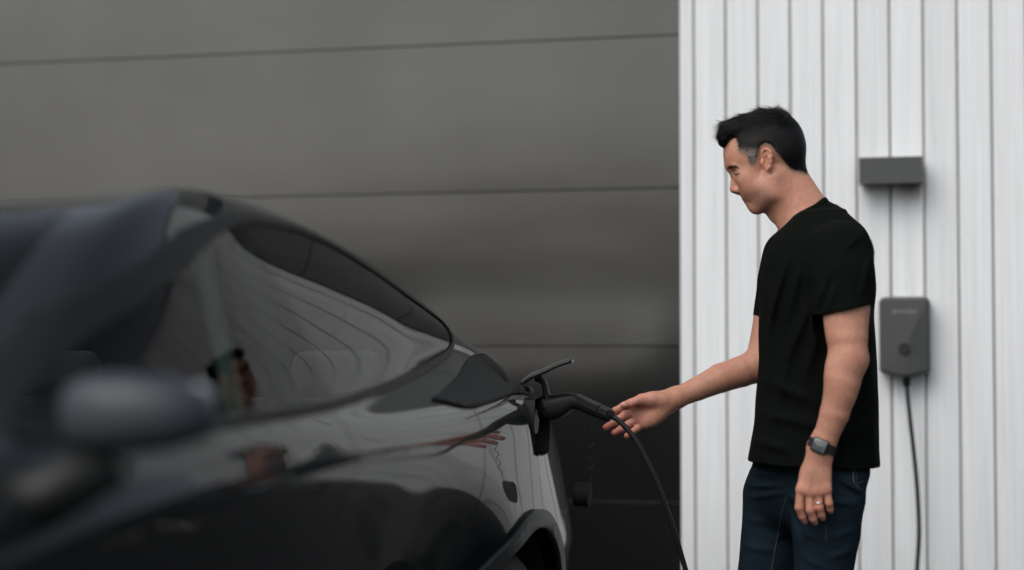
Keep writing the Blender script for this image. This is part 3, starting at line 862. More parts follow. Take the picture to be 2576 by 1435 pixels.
# ---- charging port, flap
def port():
    cy, cz = -1.565 + 3, 1.0
    xo = .918
    pr = bpy.data.objects.new('charging_port', None); pr.location = (xo, cy, cz); pr.empty_display_size = .05; link(pr, car)
    # recess tray following the opening
    n = 40; V, F = [], []
    a = np.linspace(0, 2 * math.pi, n, endpoint=False)
    def ring(x, sc):
        out = []
        for t in a:
            c, s = math.cos(t), math.sin(t); q = max(abs(c), abs(s)); k = (1 / q) ** .75
            out.append((x, .0935 * sc * c * k * .985, .0785 * sc * s * k * .985))
        return out
    V += ring(.004, 1.0); V += ring(-.035, .97); V += ring(-.06, .80); V.append((-.06, 0, 0))
    for r in range(2):
        for k in range(n):
            F.append((r * n + k, r * n + (k + 1) % n, (r + 1) * n + (k + 1) % n, (r + 1) * n + k))
    for k in range(n): F.append((2 * n + k, 2 * n + (k + 1) % n, 3 * n))
    mesh_obj('recess', V, F, black_pl, pr, smooth=False)
    v, f = tube([(-.058, 0, .012), (-.012, 0, .012)], .032, 28)
    mesh_obj('socket', v, f, black_pl, pr, smooth=False)
    # flap: curved plate lifted on a gooseneck hinge above the opening; profile in the x-z plane
    Y0 = -1.57
    prof_q = [(1313, 967), (1340, 948), (1370, 935), (1400, 921), (1428, 911), (1437, 908)]
    P = np.array([at_y(x, y, Y0) for x, y in prof_q])
    P = spline(P, 30); P[:, 0] -= CAR_X + xo; P[:, 2] -= cz
    ny = 12; V, F = [], []
    hl = .088
    m = len(P)
    nrm = np.gradient(P[:, [0, 2]], axis=0); nrm = np.stack([-nrm[:, 1], nrm[:, 0]], 1); nrm /= np.linalg.norm(nrm, axis=1)[:, None]
    for side_ in (0, 1):
        for i in range(m):
            e = min(i, m - 1 - i) / m
            th = .0042 if .06 < i / m < .94 else .0025
            for k in range(ny + 1):
                yy = (2 * k / ny - 1); r = hl * (1 - .10 * max(0, (abs(i / (m - 1) - .5) * 2 - .6)) )
                off = (side_ - .5) * 2 * th + .006 * (1 - yy * yy)
                V.append((P[i, 0] + nrm[i, 0] * off - .224 * r * yy, r * yy + (Y0 + 1.565), P[i, 2] + nrm[i, 1] * off))
    s1 = m * (ny + 1)
    for i in range(m - 1):
        for k in range(ny):
            q = i * (ny + 1) + k
            F.append((q, q + 1, q + ny + 2, q + ny + 1)); F.append((s1 + q, s1 + q + ny + 1, s1 + q + ny + 2, s1 + q + 1))
    rim = [k for k in range(ny + 1)] + [i * (ny + 1) + ny for i in range(1, m)] + [(m - 1) * (ny + 1) + k for k in range(ny - 1, -1, -1)] + [i * (ny + 1) for i in range(m - 2, 0, -1)]
    for a_, b_ in zip(rim, rim[1:] + rim[:1]): F.append((a_, s1 + a_, s1 + b_, b_))
    fl = mesh_obj('flap', V, F, paint, pr, smooth=True)
    arm_q = [(1352, 950), (1366, 962), (1371, 978), (1374, 992), (1381, 1008), (1372, 1030)]
    Pa = spline([at_y(x, y, Y0) for x, y in arm_q], 24); Pa[:, 0] -= CAR_X + xo; Pa[:, 2] -= cz; Pa[:, 1] = 0
    rad = np.interp(np.linspace(0, 1, len(Pa)), [0, .2, .5, 1], [.012, .008, .008, .013])
    v, f = tube(Pa, rad, 10); v = np.array(v); v[:, 1] = v[:, 1] * 2.6
    mesh_obj('hinge_arm', v, f, black_pl, fl, smooth=True)
    tipq = P[-1]
    V, F = superquad((tipq[0] + .001, 0, tipq[2] - .002), (.003, .012, .004), .6, 12, 8)
    mesh_obj('catch', V, F, alloy, fl, smooth=True)
    # rubber stop on the shoulder beside the hinge
    c = at_y(1324, 983, -1.50); V, F = superquad((c[0] - CAR_X - xo, c[1] + 1.565, c[2] - cz), (.017, .03, .012), .8, 16, 10)
    mesh_obj('hinge_cover', V, F, black_pl, fl, smooth=True)
port()

# ------------------------------------------------------------------ charging cable: connector, cable, dangling cap
def cable():
    YC = -1.565
    q = lambda x, y, Y=YC: at_y(x, y, Y)
    root = empty('charging_cable', (-.62, -1.2, 0), label='black charging cable with angled plug running from the car to the wall charger', cat='cable')
    L = np.array([-.62, -1.2, 0])
    # connector: superellipse sections along a bent axis (centre x, centre y, half height in picture units)
    secs = [(1352, 1026, 30, 30), (1372, 1026, 33, 32), (1392, 1026, 33, 33), (1410, 1020, 30, 33), (1428, 1012, 25, 31), (1443, 1008, 20, 28),
            (1460, 1014, 18.5, 24), (1480, 1023, 18, 22), (1505, 1034, 18, 22), (1525, 1042, 17.5, 21), (1536, 1047, 17, 20), (1541, 1049.5, 13, 16)]
    P = np.array([q(a, b) for a, b, _, _ in secs]); sc = 973.0 * 4.5 / 4.55
    T = np.gradient(P, axis=0); T /= np.linalg.norm(T, axis=1)[:, None]
    V, F = [], []; n = 28
    for i in range(len(P)):
        side_ = np.array([0, 1.0, 0]); up = np.cross(side_, T[i]); up /= np.linalg.norm(up)
        if up[2] < 0: up = -up
        for k in range(n):
            a = 2 * math.pi * k / n; c, s = math.cos(a), math.sin(a); ex = .72
            V.append(P[i] + up * (secs[i][2] / sc) * math.copysign(abs(s) ** ex, s) + side_ * (secs[i][3] / sc) * .92 * math.copysign(abs(c) ** ex, c) - L)
    for i in range(len(P) - 1):
        for k in range(n): F.append((i * n + k, i * n + (k + 1) % n, (i + 1) * n + (k + 1) % n, (i + 1) * n + k))
    F.append(tuple(range(n))); F.append(tuple((len(P) - 1) * n + k for k in range(n)))
    o = mesh_obj('connector', V, F, black_pl, root, smooth=True)
    md = o.modifiers.new('sub', 'SUBSURF'); md.levels = md.render_levels = 1
    b = bmesh.new(); b.from_mesh(o.data); bmesh.ops.recalc_face_normals(b, faces=b.faces[:]); b.to_mesh(o.data); b.free()
    # raised grip shell on the handle, split by a joint, with vent slots near the end
    def shell(name, a, bq, hh, wid, y0off):
        p0, p1 = q(*a), q(*bq); t = (p1 - p0); ln = np.linalg.norm(t); t /= ln
        up = np.cross(np.array([0, 1.0, 0]), t); up = up if up[2] > 0 else -up
        bmx = box_bm((0, -wid, -hh), (ln, wid, hh), .004, 2)
        M = np.stack([t, np.array([0, 1.0, 0]), up], 1)
        for v in bmx.verts: v.co = Vector(p0 + M @ np.array(v.co) - L)
        return bm_obj(name, bmx, black_pl, o, smooth=False)
    shell('grip_shell', (1447, 1001), (1508, 1030), .012, .0235, 0)
    shell('grip_shell', (1510, 1031), (1533, 1041), .011, .0225, 0)
    for k in range(3):
        c = q(1534 + 4.4 * k, 1040.0 + 1.8 * k); bmx = box_bm((-.0012, -.0205, -.006), (.0012, .0205, .006), .0005, 1)
        for v in bmx.verts: v.co = v.co + Vector(c - L)
        bm_obj('strain_rib', bmx, plain('rib_black', (.004, .004, .004), .6) if 'rib_black' not in bpy.data.materials else bpy.data.materials['rib_black'], o)
    # the cable itself
    pts = [q(1536, 1047), q(1560, 1062, -1.56), q(1600, 1110, -1.55), q(1650, 1210, -1.53), q(1690, 1320, -1.50), q(1725, 1435, -1.46)]
    g = pts[-1]
    pts += [np.array([g[0] + .055, -1.42, .42]), np.array([g[0] + .10, -1.35, .2]), np.array([g[0] + .14, -1.22, .05]), np.array([g[0] + .18, -1.0, .0125]),
            np.array([g[0] + .16, -.72, .0115]), np.array([g[0] + .02, -.5, .0115]), np.array([g[0] - .02, -.28, .0115]), np.array([g[0] + .2, -.16, .0115]), np.array([CHX - .12, -.12, .0115]), np.array([CHX + .02, -.10, .03])]
    e = [(2307, 1435), (2312, 1330), (2305, 1200), (2290, 1060), (2283, 990)]
    Yw = [-.075, -.07, -.06, -.055, -.052]
    pts += [np.array([at_y(2300, 1480, -.08)[0] , -.085, .30])]
    pts += [at_y(a, b_, y_) for (a, b_), y_ in zip(e, Yw)]
    pts += [np.array([CHX + .004, -.050, CHZ + .012])]
    path = spline(pts, 420) - L
    v, f = tube(path, .0072, 14)
    mesh_obj('cable', v, f, plain('cable_jacket', (.013, .016, .0155), .38, var=.08), root, smooth=True)
    v, f = tube(np.array([[CHX + .004, -.05, CHZ + .006], [CHX + .004, -.05, CHZ - .006], [CHX + .005, -.05, CHZ - .03]]) - L, [.014, .014, .0115], 16)
    mesh_obj('cable_gland', v, f, black_pl, root, smooth=True)
    # coiled strap and protective cap
    s0, s1 = q(1490, 1058), q(1484, 1212)
    tt = np.linspace(0, 1, 150)
    coil = np.array([s0 + (s1 - s0) * t + np.array([.0055 * math.sin(t * 2 * math.pi * 5.5 + .8) * min(1, t * 8) * min(1, (1 - t) * 8), .0055 * math.cos(t * 2 * math.pi * 5.5) * min(1, t * 8), 0]) for t in tt]) - L
    v, f = tube(coil, .0011, 6)
    mesh_obj('cap_tether', v, f, black_pl, root, smooth=True)
    c0, c1 = q(1446, 1243), q(1484, 1246)
    ax = (c1 - c0) / np.linalg.norm(c1 - c0); cc = (c0 + c1) / 2 - L; R = 29.5 / sc; hl = np.linalg.norm(c1 - c0) / 2
    P = [cc - ax * hl, cc - ax * (hl - .003), cc + ax * (hl - .002), cc + ax * hl, cc + ax * hl, cc + ax * (hl - .02)]
    v, f = tube(np.array(P) + np.outer(np.arange(6), ax) * 1e-6, [R - .003, R, R, R - .001, R - .005, R - .005], 32, caps=False)
    f.append(tuple(range(31, -1, -1))); f.append(tuple(5 * 32 + k for k in range(32)))
    mesh_obj('plug_cap', v, f, plain('cap_rubber', (.006, .007, .007), .75, spec=.12), root, smooth=False)
cable()
# ================================================================== THE MAN
# The figure is shaped as signed distance fields in its own frame (x to the picture's right, y away from the camera, z up)
PQX = 2060.0
P_RZ = YAW - math.atan((PQX - QW / 2) / FQ)
_b = CAM + CR @ (np.array([(PQX - QW / 2) / FQ, 0, -1.0]) * 4.5)
PB = np.array([_b[0], _b[1], 0.0])
PX_ = np.array([math.cos(P_RZ), math.sin(P_RZ), 0]); PY_ = np.array([-math.sin(P_RZ), math.cos(P_RZ), 0])
def Mq(x, y, yl=0.0):
    p = at_plane(x, y, PY_, PB + PY_ * yl) - PB
    return np.array([p @ PX_, yl, p[2]])
def to_world(P):
    P = np.asarray(P); return PB + P[..., :1] * PX_ + P[..., 1:2] * PY_ + P[..., 2:3] * np.array([0, 0, 1.0])
SRC = 1.28494
def Hd(x, y, yl=0.0): return Mq((2250 + x / 3.12) / SRC, (320 + y / 3.12) / SRC, yl)          # head sheet
def Lh(x, y, yl=0.0): return Mq((2350 + x / 2.4164) / SRC, (1250 + y / 2.4164) / SRC, yl)     # near hand sheet
def Rh(x, y, yl=0.0): return Mq((1900 + x / 2.6083) / SRC, (950 + y / 2.6083) / SRC, yl)      # far hand sheet
def inv_sheet(V, ox, oy, k):
    qx, qy = project(to_world(V)); return (qx * SRC - ox) * k, (qy * SRC - oy) * k

def seg_dist(x, y, a, b):
    a = np.array(a, float); b = np.array(b, float); e = b - a
    t = np.clip(((x - a[0]) * e[0] + (y - a[1]) * e[1]) / (e @ e), 0, 1)
    return np.hypot(x - a[0] - t * e[0], y - a[1] - t * e[1]), t
class Field:
    def __init__(s, lo, hi, h):
        s.lo = np.array(lo, float); s.h = h
        s.n = np.ceil((np.array(hi) - s.lo) / h).astype(int) + 1
        s.d = np.full(s.n, 10.0, np.float32)
    def sub(s, lo, hi):
        a = np.clip(np.floor((np.asarray(lo) - s.lo) / s.h).astype(int), 0, s.n); b = np.clip(np.ceil((np.asarray(hi) - s.lo) / s.h).astype(int) + 1, 0, s.n)
        sl = tuple(slice(i, j) for i, j in zip(a, b))
        ax = [(s.lo[i] + s.h * np.arange(a[i], b[i])).astype(np.float32) for i in range(3)]
        return sl, ax[0][:, None, None], ax[1][None, :, None], ax[2][None, None, :]
    def apply(s, fn, lo, hi, k, mode):
        m = max(k, .004) + .012
        sl, X, Y, Z = s.sub(np.asarray(lo) - m, np.asarray(hi) + m)
        if 0 in s.d[sl].shape: return
        b = fn(X, Y, Z).astype(np.float32); a = s.d[sl]
        if mode == 'add':
            h = np.clip(.5 + .5 * (a - b) / k, 0, 1); s.d[sl] = a * (1 - h) + b * h - k * h * (1 - h)
        elif mode == 'sub':
            b = -b; h = np.clip(.5 - .5 * (a - b) / k, 0, 1); s.d[sl] = a * (1 - h) + b * h + k * h * (1 - h)
    def cone(s, a, b, r1, r2, k=.012, mode='add', flat=None):
        a = np.asarray(a, float); b = np.asarray(b, float); ba = b - a; fl = flat
        if fl is not None:
            n = np.asarray(fl[0], float); n /= np.linalg.norm(n); q = 1 / fl[1] - 1
            ba2 = ba + n * (ba @ n) * q
        else: ba2 = ba
        L = max(ba2 @ ba2, 1e-10)
        def fn(X, Y, Z):
            px, py, pz = X - a[0], Y - a[1], Z - a[2]
            if fl is not None:
                c = (px * n[0] + py * n[1] + pz * n[2]) * q
                px, py, pz = px + n[0] * c, py + n[1] * c, pz + n[2] * c
            t = np.clip((px * ba2[0] + py * ba2[1] + pz * ba2[2]) / L, 0, 1)
            d = np.sqrt((px - t * ba2[0])**2 + (py - t * ba2[1])**2 + (pz - t * ba2[2])**2) - (r1 + (r2 - r1) * t)
            return d * (fl[1] if fl is not None and fl[1] < 1 else 1.0)
        R = max(r1, r2)
        s.apply(fn, np.minimum(a, b) - R, np.maximum(a, b) + R, k, mode)
    def chain(s, pts, rads, k=.012, mode='add', flat=None):
        tmp = []
        rec = lambda fn, lo, hi, k_, m_: tmp.append((fn, np.asarray(lo), np.asarray(hi)))
        ap = s.apply; s.apply = rec
        for i in range(len(pts) - 1): s.cone(pts[i], pts[i + 1], rads[i], rads[i + 1], k, mode, flat)
        s.apply = ap
        def fn(X, Y, Z):
            d = tmp[0][0](X, Y, Z)
            for f, _, _ in tmp[1:]:
                b = f(X, Y, Z); h = np.clip(.5 + .5 * (d - b) / .004, 0, 1); d = d * (1 - h) + b * h - .004 * h * (1 - h)
            return d
        s.apply(fn, np.min([t[1] for t in tmp], 0), np.max([t[2] for t in tmp], 0), k, mode)
    def ell(s, c, r, k=.012, mode='add', fwd=None):
        """ellipsoid; fwd = (x, z) direction of its first axis in the x-z plane"""
        c = np.asarray(c, float); f = np.array([1.0, 0]) if fwd is None else np.asarray(fwd, float) / np.linalg.norm(fwd)
        def fn(X, Y, Z):
            px, py, pz = X - c[0], Y - c[1], Z - c[2]
            u = px * f[0] + pz * f[1]; w = -px * f[1] + pz * f[0]
            k0 = np.sqrt((u / r[0])**2 + (py / r[1])**2 + (w / r[2])**2); k1 = np.sqrt((u / r[0]**2)**2 + (py / r[1]**2)**2 + (w / r[2]**2)**2) + 1e-9
            return k0 * (k0 - 1) / k1
        R = max(r); s.apply(fn, c - R, c + R, k, mode)
    def mesh(s):
        d = s.d; n = s.n
        ins = d < 0
        c = np.zeros(n - 1, np.int8)
        for i in (0, 1):
            for j in (0, 1):
                for k in (0, 1): c += ins[i:n[0] - 1 + i, j:n[1] - 1 + j, k:n[2] - 1 + k]
        act = np.nonzero((c > 0) & (c < 8)); N = len(act[0])
        idx = np.full(n - 1, -1, np.int32); idx[act] = np.arange(N)
        pos = np.zeros((N, 3)); cnt = np.zeros(N)
        cor = [(i, j, k) for i in (0, 1) for j in (0, 1) for k in (0, 1)]
        for a in cor:
            for ax in range(3):
                if a[ax]: continue
                b = list(a); b[ax] = 1
                da = d[act[0] + a[0], act[1] + a[1], act[2] + a[2]]; db = d[act[0] + b[0], act[1] + b[1], act[2] + b[2]]
                m = (da < 0) != (db < 0)
                t = da[m] / (da[m] - db[m]); p = np.tile(np.array(a, float), (m.sum(), 1)); p[:, ax] = t
                pos[m] += p; cnt[m] += 1
        V = (np.stack(act, 1) + pos / cnt[:, None]) * s.h + s.lo
        F = []
        for ax in range(3):
            u, w = (ax + 1) % 3, (ax + 2) % 3
            s0 = [slice(None)] * 3; s1 = [slice(None)] * 3
            s0[ax] = slice(0, n[ax] - 1); s1[ax] = slice(1, n[ax])
            A_, B_ = ins[tuple(s0)], ins[tuple(s1)]
            e = np.stack(np.nonzero(A_ != B_), 1)
            e = e[(e[:, u] > 0) & (e[:, w] > 0) & (e[:, u] < n[u] - 1) & (e[:, w] < n[w] - 1)]
            flip = ~A_[e[:, 0], e[:, 1], e[:, 2]]
            q = []
            for du, dw in ((-1, -1), (0, -1), (0, 0), (-1, 0)):
                g = e.copy(); g[:, u] += du; g[:, w] += dw; q.append(idx[g[:, 0], g[:, 1], g[:, 2]])
            q = np.stack(q, 1); q[flip] = q[flip][:, ::-1]
            F.append(q)
        return V, np.vstack(F)

def relax(V, F, it=2, lam=.5):
    """a little Laplacian smoothing"""
    n = len(V); E = np.vstack([F[:, [0, 1]], F[:, [1, 2]], F[:, [2, 3]], F[:, [3, 0]]]); E = np.vstack([E, E[:, ::-1]])
    deg = np.bincount(E[:, 0], minlength=n).astype(float); deg[deg == 0] = 1
    for _ in range(it):
        for l in (lam, -lam * .96):
            a = np.stack([np.bincount(E[:, 0], V[E[:, 1], k], n) for k in range(3)], 1) / deg[:, None]
            V = V + l * (a - V)
    return V
def np_mesh(name, V, F, mat, parent=None, smooth=True, cols=None, **kw):
    me = bpy.data.meshes.new(name)
    me.vertices.add(len(V)); me.vertices.foreach_set('co', np.asarray(V, np.float32).ravel())
    k = F.shape[1]
    me.loops.add(F.size); me.loops.foreach_set('vertex_index', F.astype(np.int32).ravel())
    me.polygons.add(len(F)); me.polygons.foreach_set('loop_start', np.arange(0, F.size, k, dtype=np.int32))
    me.update(calc_edges=True); me.validate()
    me.polygons.foreach_set('use_smooth', [smooth] * len(me.polygons))
    if mat: me.materials.append(mat)
    if cols is not None:
        at = me.color_attributes.new('Col', 'FLOAT_COLOR', 'POINT')
        at.data.foreach_set('color', np.hstack([cols, np.ones((len(cols), 1))]).astype(np.float32).ravel())
    return link(bpy.data.objects.new(name, me), parent, **kw)

# ------------------------------------------------------------------ materials
def attr_mat(name, rough, sss=0.0, spec=.4, bumps=(), mott=.1, mscale=60.0):
    m, nt, b = new_mat(name)
    at = nd(nt, 'ShaderNodeAttribute', attribute_name='Col')
    v = coords(nt); f = noise(nt, v, mscale, 4)
    c = ramp(nt, f, [(.3, (1 - mott,) * 3), (.7, (1 + mott * .3, 1.0, 1.0))])
    x = nd(nt, 'ShaderNodeMix', data_type='RGBA', blend_type='MULTIPLY'); x.inputs[0].default_value = 1.0
    nt.links.new(at.outputs['Color'], x.inputs[6]); nt.links.new(c, x.inputs[7])
    f2 = noise(nt, v, mscale * 5.5, 3); c2 = ramp(nt, f2, [(.36, (1 - mott * .6, 1 - mott * 1.1, 1 - mott * 1.2)), (.52, (1, 1, 1))])
    x2 = nd(nt, 'ShaderNodeMix', data_type='RGBA', blend_type='MULTIPLY'); x2.inputs[0].default_value = 1.0
    nt.links.new(x.outputs[2], x2.inputs[6]); nt.links.new(c2, x2.inputs[7]); nt.links.new(x2.outputs[2], b.inputs['Base Color'])
    b.inputs['Roughness'].default_value = rough; b.inputs['Specular IOR Level'].default_value = spec
    if sss:
        b.inputs['Subsurface Weight'].default_value = sss; b.inputs['Subsurface Radius'].default_value = (1.0, .35, .2); b.inputs['Subsurface Scale'].default_value = .006
    if bumps:
        bump(nt, b, noise(nt, v, bumps[0], 4), bumps[1], bumps[2])
    return m
skin_mat = attr_mat('skin', .5, .16, .42, (420, .42, .0011), .15, 75)
hair_mat = attr_mat('hair', .45, 0, .16, (700, .6, .002), .25, 300)
def cloth_mat(name, col, scale, rough, var, bst):
    m, nt, b = new_mat(name)
    v = coords(nt)
    f = noise(nt, v, 9, 4); w1 = noise(nt, coords(nt, (scale, scale, scale * .18)), 1.0, 2); w2 = noise(nt, coords(nt, (scale * .2, scale * .2, scale)), 1.0, 2)
    ad = nd(nt, 'ShaderNodeMath', operation='ADD'); nt.links.new(w1, ad.inputs[0]); nt.links.new(w2, ad.inputs[1])
    mx = nd(nt, 'ShaderNodeMath', operation='MULTIPLY_ADD'); nt.links.new(ad.outputs[0], mx.inputs[0]); mx.inputs[1].default_value = .35; 
    h2 = nd(nt, 'ShaderNodeMath', operation='MULTIPLY'); nt.links.new(f, h2.inputs[0]); h2.inputs[1].default_value = .3; nt.links.new(h2.outputs[0], mx.inputs[2])
    nt.links.new(ramp(nt, mx.outputs[0], [(.30, tuple(c * (1 - var) for c in col)), (.70, tuple(c * (1 + var) for c in col))]), b.inputs['Base Color'])
    b.inputs['Roughness'].default_value = rough; b.inputs['Specular IOR Level'].default_value = .07
    bump(nt, b, ad.outputs[0], bst, .0012)
    return m
shirt_mat = cloth_mat('black_cotton', (.0034, .0046, .0038), 900, .95, .2, .35)
denim_mat = cloth_mat('dark_denim', (.0088, .0180, .0262), 1100, .85, .55, .5)
thread_mat = plain('stitch_thread', (.16, .17, .16), .7)

# ------------------------------------------------------------------ head and neck
A_F = np.array([-.961, -.278]); FACE = np.array([.36, -.93])
c_ = Hd(640, 700)
head = Field(c_ - np.array([.16, .115, .20]), c_ + np.array([.18, .115, .21]), .0018)
FW = (-.93, -.36)                                     # forward of the lowered face, in (x, z)
head.ell(Hd(688, 480), (.0985, .0735, .079), .01, fwd=A_F)
head.ell(Hd(880, 560), (.047, .058, .050), .03)
head.ell(Hd(487, 575), (.049, .060, .060), .03)
head.ell(Hd(590, 780), (.046, .057, .088), .03, fwd=FW)
for s in (-1, 1):
    head.cone(Hd(358, 676, 0), Hd(402, 696, s * .043), .0115, .009, .014)
    head.ell(Hd(500, 800, s * .041), (.022, .020, .020), .025)
    head.cone(Hd(560, 905, s * .033), Hd(720, 890, s * .047), .020, .022, .03)
    head.cone(Hd(625, 1085, s * .020), Hd(772, 960, s * .052), .0155, .018, .016)
    head.cone(Hd(772, 955, s * .050), Hd(775, 800, s * .058), .017, .014, .025)
    head.cone(Hd(800, 780, s * .052), Hd(915, 1240, s * .022), .013, .011, .022)     # neck muscle
    head.ell(Hd(360, 742, s * .036), (.017, .0155, .0105), .014, 'sub')
    head.ell(Hd(440, 744, s * .0335), (.0135, .0150, .0135), .004)
head.ell(Hd(695, 945), (.048, .046, .040), .03)
head.ell(Hd(608, 950), (.034, .034, .036), .022, fwd=FW)
head.cone(Hd(602, 1096, -.012), Hd(602, 1096, .012), .0148, .0148, .018)
# nose
head.cone(Hd(388, 738), Hd(376, 908), .0075, .0095, .008)
head.cone(Hd(425, 760), Hd(420, 900), .0095, .0128, .010)
head.cone(Hd(382, 922), Hd(432, 948), .0065, .006, .006)
for s in (-1, 1):
    head.ell(Hd(415, 922, s * .0125), (.0095, .0065, .0078), .005)
    head.ell(Hd(402, 948, s * .0075), (.0045, .003, .003), .003, 'sub')
    head.cone(Hd(500, 990, 0), Hd(556, 1026, s * .022), .0072, .003, .004)
    head.cone(Hd(528, 1043, 0), Hd(566, 1054, s * .020), .0078, .003, .004)
for s in (-1, 1):
    head.cone(Hd(478, 1014, 0), Hd(560, 1046, s * .025), .0026, .0014, .002, 'sub')
# neck
head.chain([Hd(865, 830), Hd(985, 1075), Hd(1110, 1330)], [.0555, .0585, .068], .03)
head.chain([Hd(1000, 740), Hd(1075, 900), Hd(1165, 1070)], [.024, .030, .038], .03)
head.ell(Hd(790, 1165), (.014, .014, .018), .02)
skull_d = head.d.copy()
for s in (-1, 1):
    y = s * .0745
    head.ell(Hd(714, 608, y + s * .004), (.0140, .0070, .0270), .006, fwd=(.99, -.12))
    head.ell(Hd(700, 618, y + s * .0135), (.0082, .0080, .0140), .003, 'sub', fwd=(.99, -.12))
    rim = [(666, 575), (668, 535), (690, 510), (722, 508), (750, 534), (762, 578), (756, 634), (742, 688), (726, 712)]
    yy = [.006, .009, .012, .0135, .0145, .0145, .0125, .009, .006]
    head.chain([Hd(a, b, y + s * q) for (a, b), q in zip(rim, yy)], [.0030, .0031, .0032, .0032, .0032, .0031, .0031, .0042, .0052], .005)
    head.chain([Hd(718, 540, y + s * .012), Hd(738, 600, y + s * .0135), Hd(726, 660, y + s * .009)], [.0024, .0026, .0024], .005)
    head.ell(Hd(668, 642, y + s * .006), (.005, .004, .006), .006)
hv, hf = head.mesh(); hv = relax(hv, hf, 1)

# ------------------------------------------------------------------ arms and hands
FV = np.array([0, 1.0, 0])
wr_c = Lh(718, 520)
narm = Field(np.array([Mq(1990, 900)[0], -.36, Mq(0, 1330)[2]]), np.array([Mq(2215, 900)[0], -.10, Mq(0, 640)[2]]), .002)
ya = [-.205, -.232, -.245, -.25, -.246, -.240]
narm.chain([Mq(2118, 690, -.195), Mq(2127, 745, -.215), Mq(2128, 780, ya[1]), Mq(2131, 850, ya[2]), Mq(2134, 905, ya[3])], [.046, .052, .0570, .0495, .0435], .02)
narm.chain([Mq(2134, 905, ya[3]), Mq(2122, 955, ya[3]), Mq(2100, 1040, ya[4]), Mq(2078, 1098, ya[5]), Mq(2064, 1140, ya[5])], [.0435, .0415, .0355, .0300, .0272], .02)
narm.ell(Mq(2112, 958, -.258), (.026, .028, .050), .03, fwd=(.96, .28))               # forearm muscle
narm.ell(Mq(2166, 905, -.245), (.011, .014, .014), .02)                               # elbow point
narm.ell(Mq(2108, 800, -.262), (.030, .022, .06), .02)                                # biceps
hy = -.240
narm.chain([Lh(718, 480, hy), Lh(716, 560, hy), Lh(700, 640, hy)], [.0285, .0265, .027], .02, flat=(FV, .72))
kn = [(577, 808), (645, 822), (712, 822), (777, 806)]; wr = [(672, 590), (700, 590), (728, 590), (758, 590)]
for (kx, ky), (wx, wy) in zip(kn, wr):
    narm.cone(Lh(wx, wy, hy), Lh(kx, ky, hy - .004), .0125, .0112, .016)
    narm.ell(Lh(kx, ky - 4, hy - .0075), (.0085, .006, .0095), .012)
narm.ell(Lh(680, 720, hy + .008), (.034, .014, .045), .02)
fing = [[(572, 815), (564, 945), (588, 1015), (606, 1050)], [(643, 826), (650, 965), (672, 1032), (687, 1060)], [(713, 826), (722, 945), (737, 1002), (747, 1028)], [(780, 810), (796, 912), (804, 955), (809, 975)]]
fr = [[.0104, .0104, .0090, .0078], [.0104, .0106, .0092, .0080], [.0100, .0099, .0088, .0076], [.0094, .0090, .0080, .0070]]
fy = [0, .0, .010, .020]
for pts, rr in zip(fing, fr):
    q3 = [Lh(a, b, hy - .003 + q) for (a, b), q in zip(pts, fy)]
    narm.chain(q3, rr, .0035)
narm.chain([Lh(660, 620, hy + .022), Lh(600, 760, hy + .042), Lh(592, 860, hy + .05), Lh(604, 930, hy + .052)], [.016, .0135, .0115, .009], .012)     # thumb, behind the palm
for a, b in (((668, 600), (640, 790)), ((705, 590), (705, 800)), ((728, 640), (760, 790))):   # tendons and veins
    narm.cone(Lh(*a, hy - .0165), Lh(*b, hy - .0125), .0022, .0026, .008)
nv, nf = narm.mesh(); nv = relax(nv, nf, 1)

yb = .05
farm = Field(np.array([Rh(90, 800)[0], -.10, Rh(0, 1260)[2]]), np.array([Mq(2050, 900)[0], .30, Mq(0, 620)[2]]), .0021)
farm.chain([Mq(1985, 690, .185), Mq(1942, 800, .215), Mq(1925, 880, .20), Rh(1450, 600, .17)], [.044, .049, .045, .043], .02)
farm.chain([Rh(1450, 600, .17), Rh(1300, 655, .15), Rh(1120, 712, .125), Rh(930, 800, .095), Rh(770, 868, .07), Rh(690, 900, .058)], [.0425, .0415, .0390, .0315, .0275, .0255], .02)
farm.chain([Rh(720, 885, .062), Rh(640, 915, yb)], [.0262, .0250], .02)
mc = [((640, 890), (395, 940)), ((650, 915), (392, 1000)), ((662, 940), (418, 1058)), ((672, 962), (476, 1096))]
for (a, b) in mc: farm.cone(Rh(*a, yb + .004), Rh(*b, yb + .002), .0135, .0108, .016)
farm.ell(Rh(540, 985, yb + .004), (.042, .013, .030), .02, fwd=(.9, .42))
ff = [[(395, 940), (300, 950), (232, 985), (200, 1022)], [(392, 1000), (312, 1020), (220, 1082), (150, 1128)], [(418, 1058), (345, 1095), (278, 1140), (222, 1174)], [(476, 1096), (418, 1132), (368, 1168), (326, 1200)]]
fd = [[0, -.002, -.004, -.002], [0, -.004, -.012, -.016], [0, -.005, -.012, -.016], [0, -.006, -.013, -.017]]
rr4 = [[.0112, .0102, .0092, .0080], [.0114, .0105, .0095, .0084], [.0112, .0102, .0092, .0082], [.0102, .0092, .0083, .0074]]
for k, (pts, dy, rr) in enumerate(zip(ff, fd, rr4)):
    farm.chain([Rh(a, b, yb + .004 + q) for (a, b), q in zip(pts, dy)], rr, .0035)
farm.chain([Rh(635, 880, yb - .008), Rh(545, 882, yb - .020), Rh(450, 888, yb - .028), Rh(365, 922, yb - .030), Rh(300, 940, yb - .026)], [.0185, .0165, .0128, .0112, .0088], .010)
farm.ell(Rh(545, 905, yb - .016), (.034, .014, .017), .018, fwd=(.97, .1))               # ball of the thumb
farm.ell(Rh(560, 1040, yb - .008), (.036, .012, .018), .018, fwd=(.8, .6))               # heel of the hand
fv, ff_ = farm.mesh(); fv = relax(fv, ff_, 1)

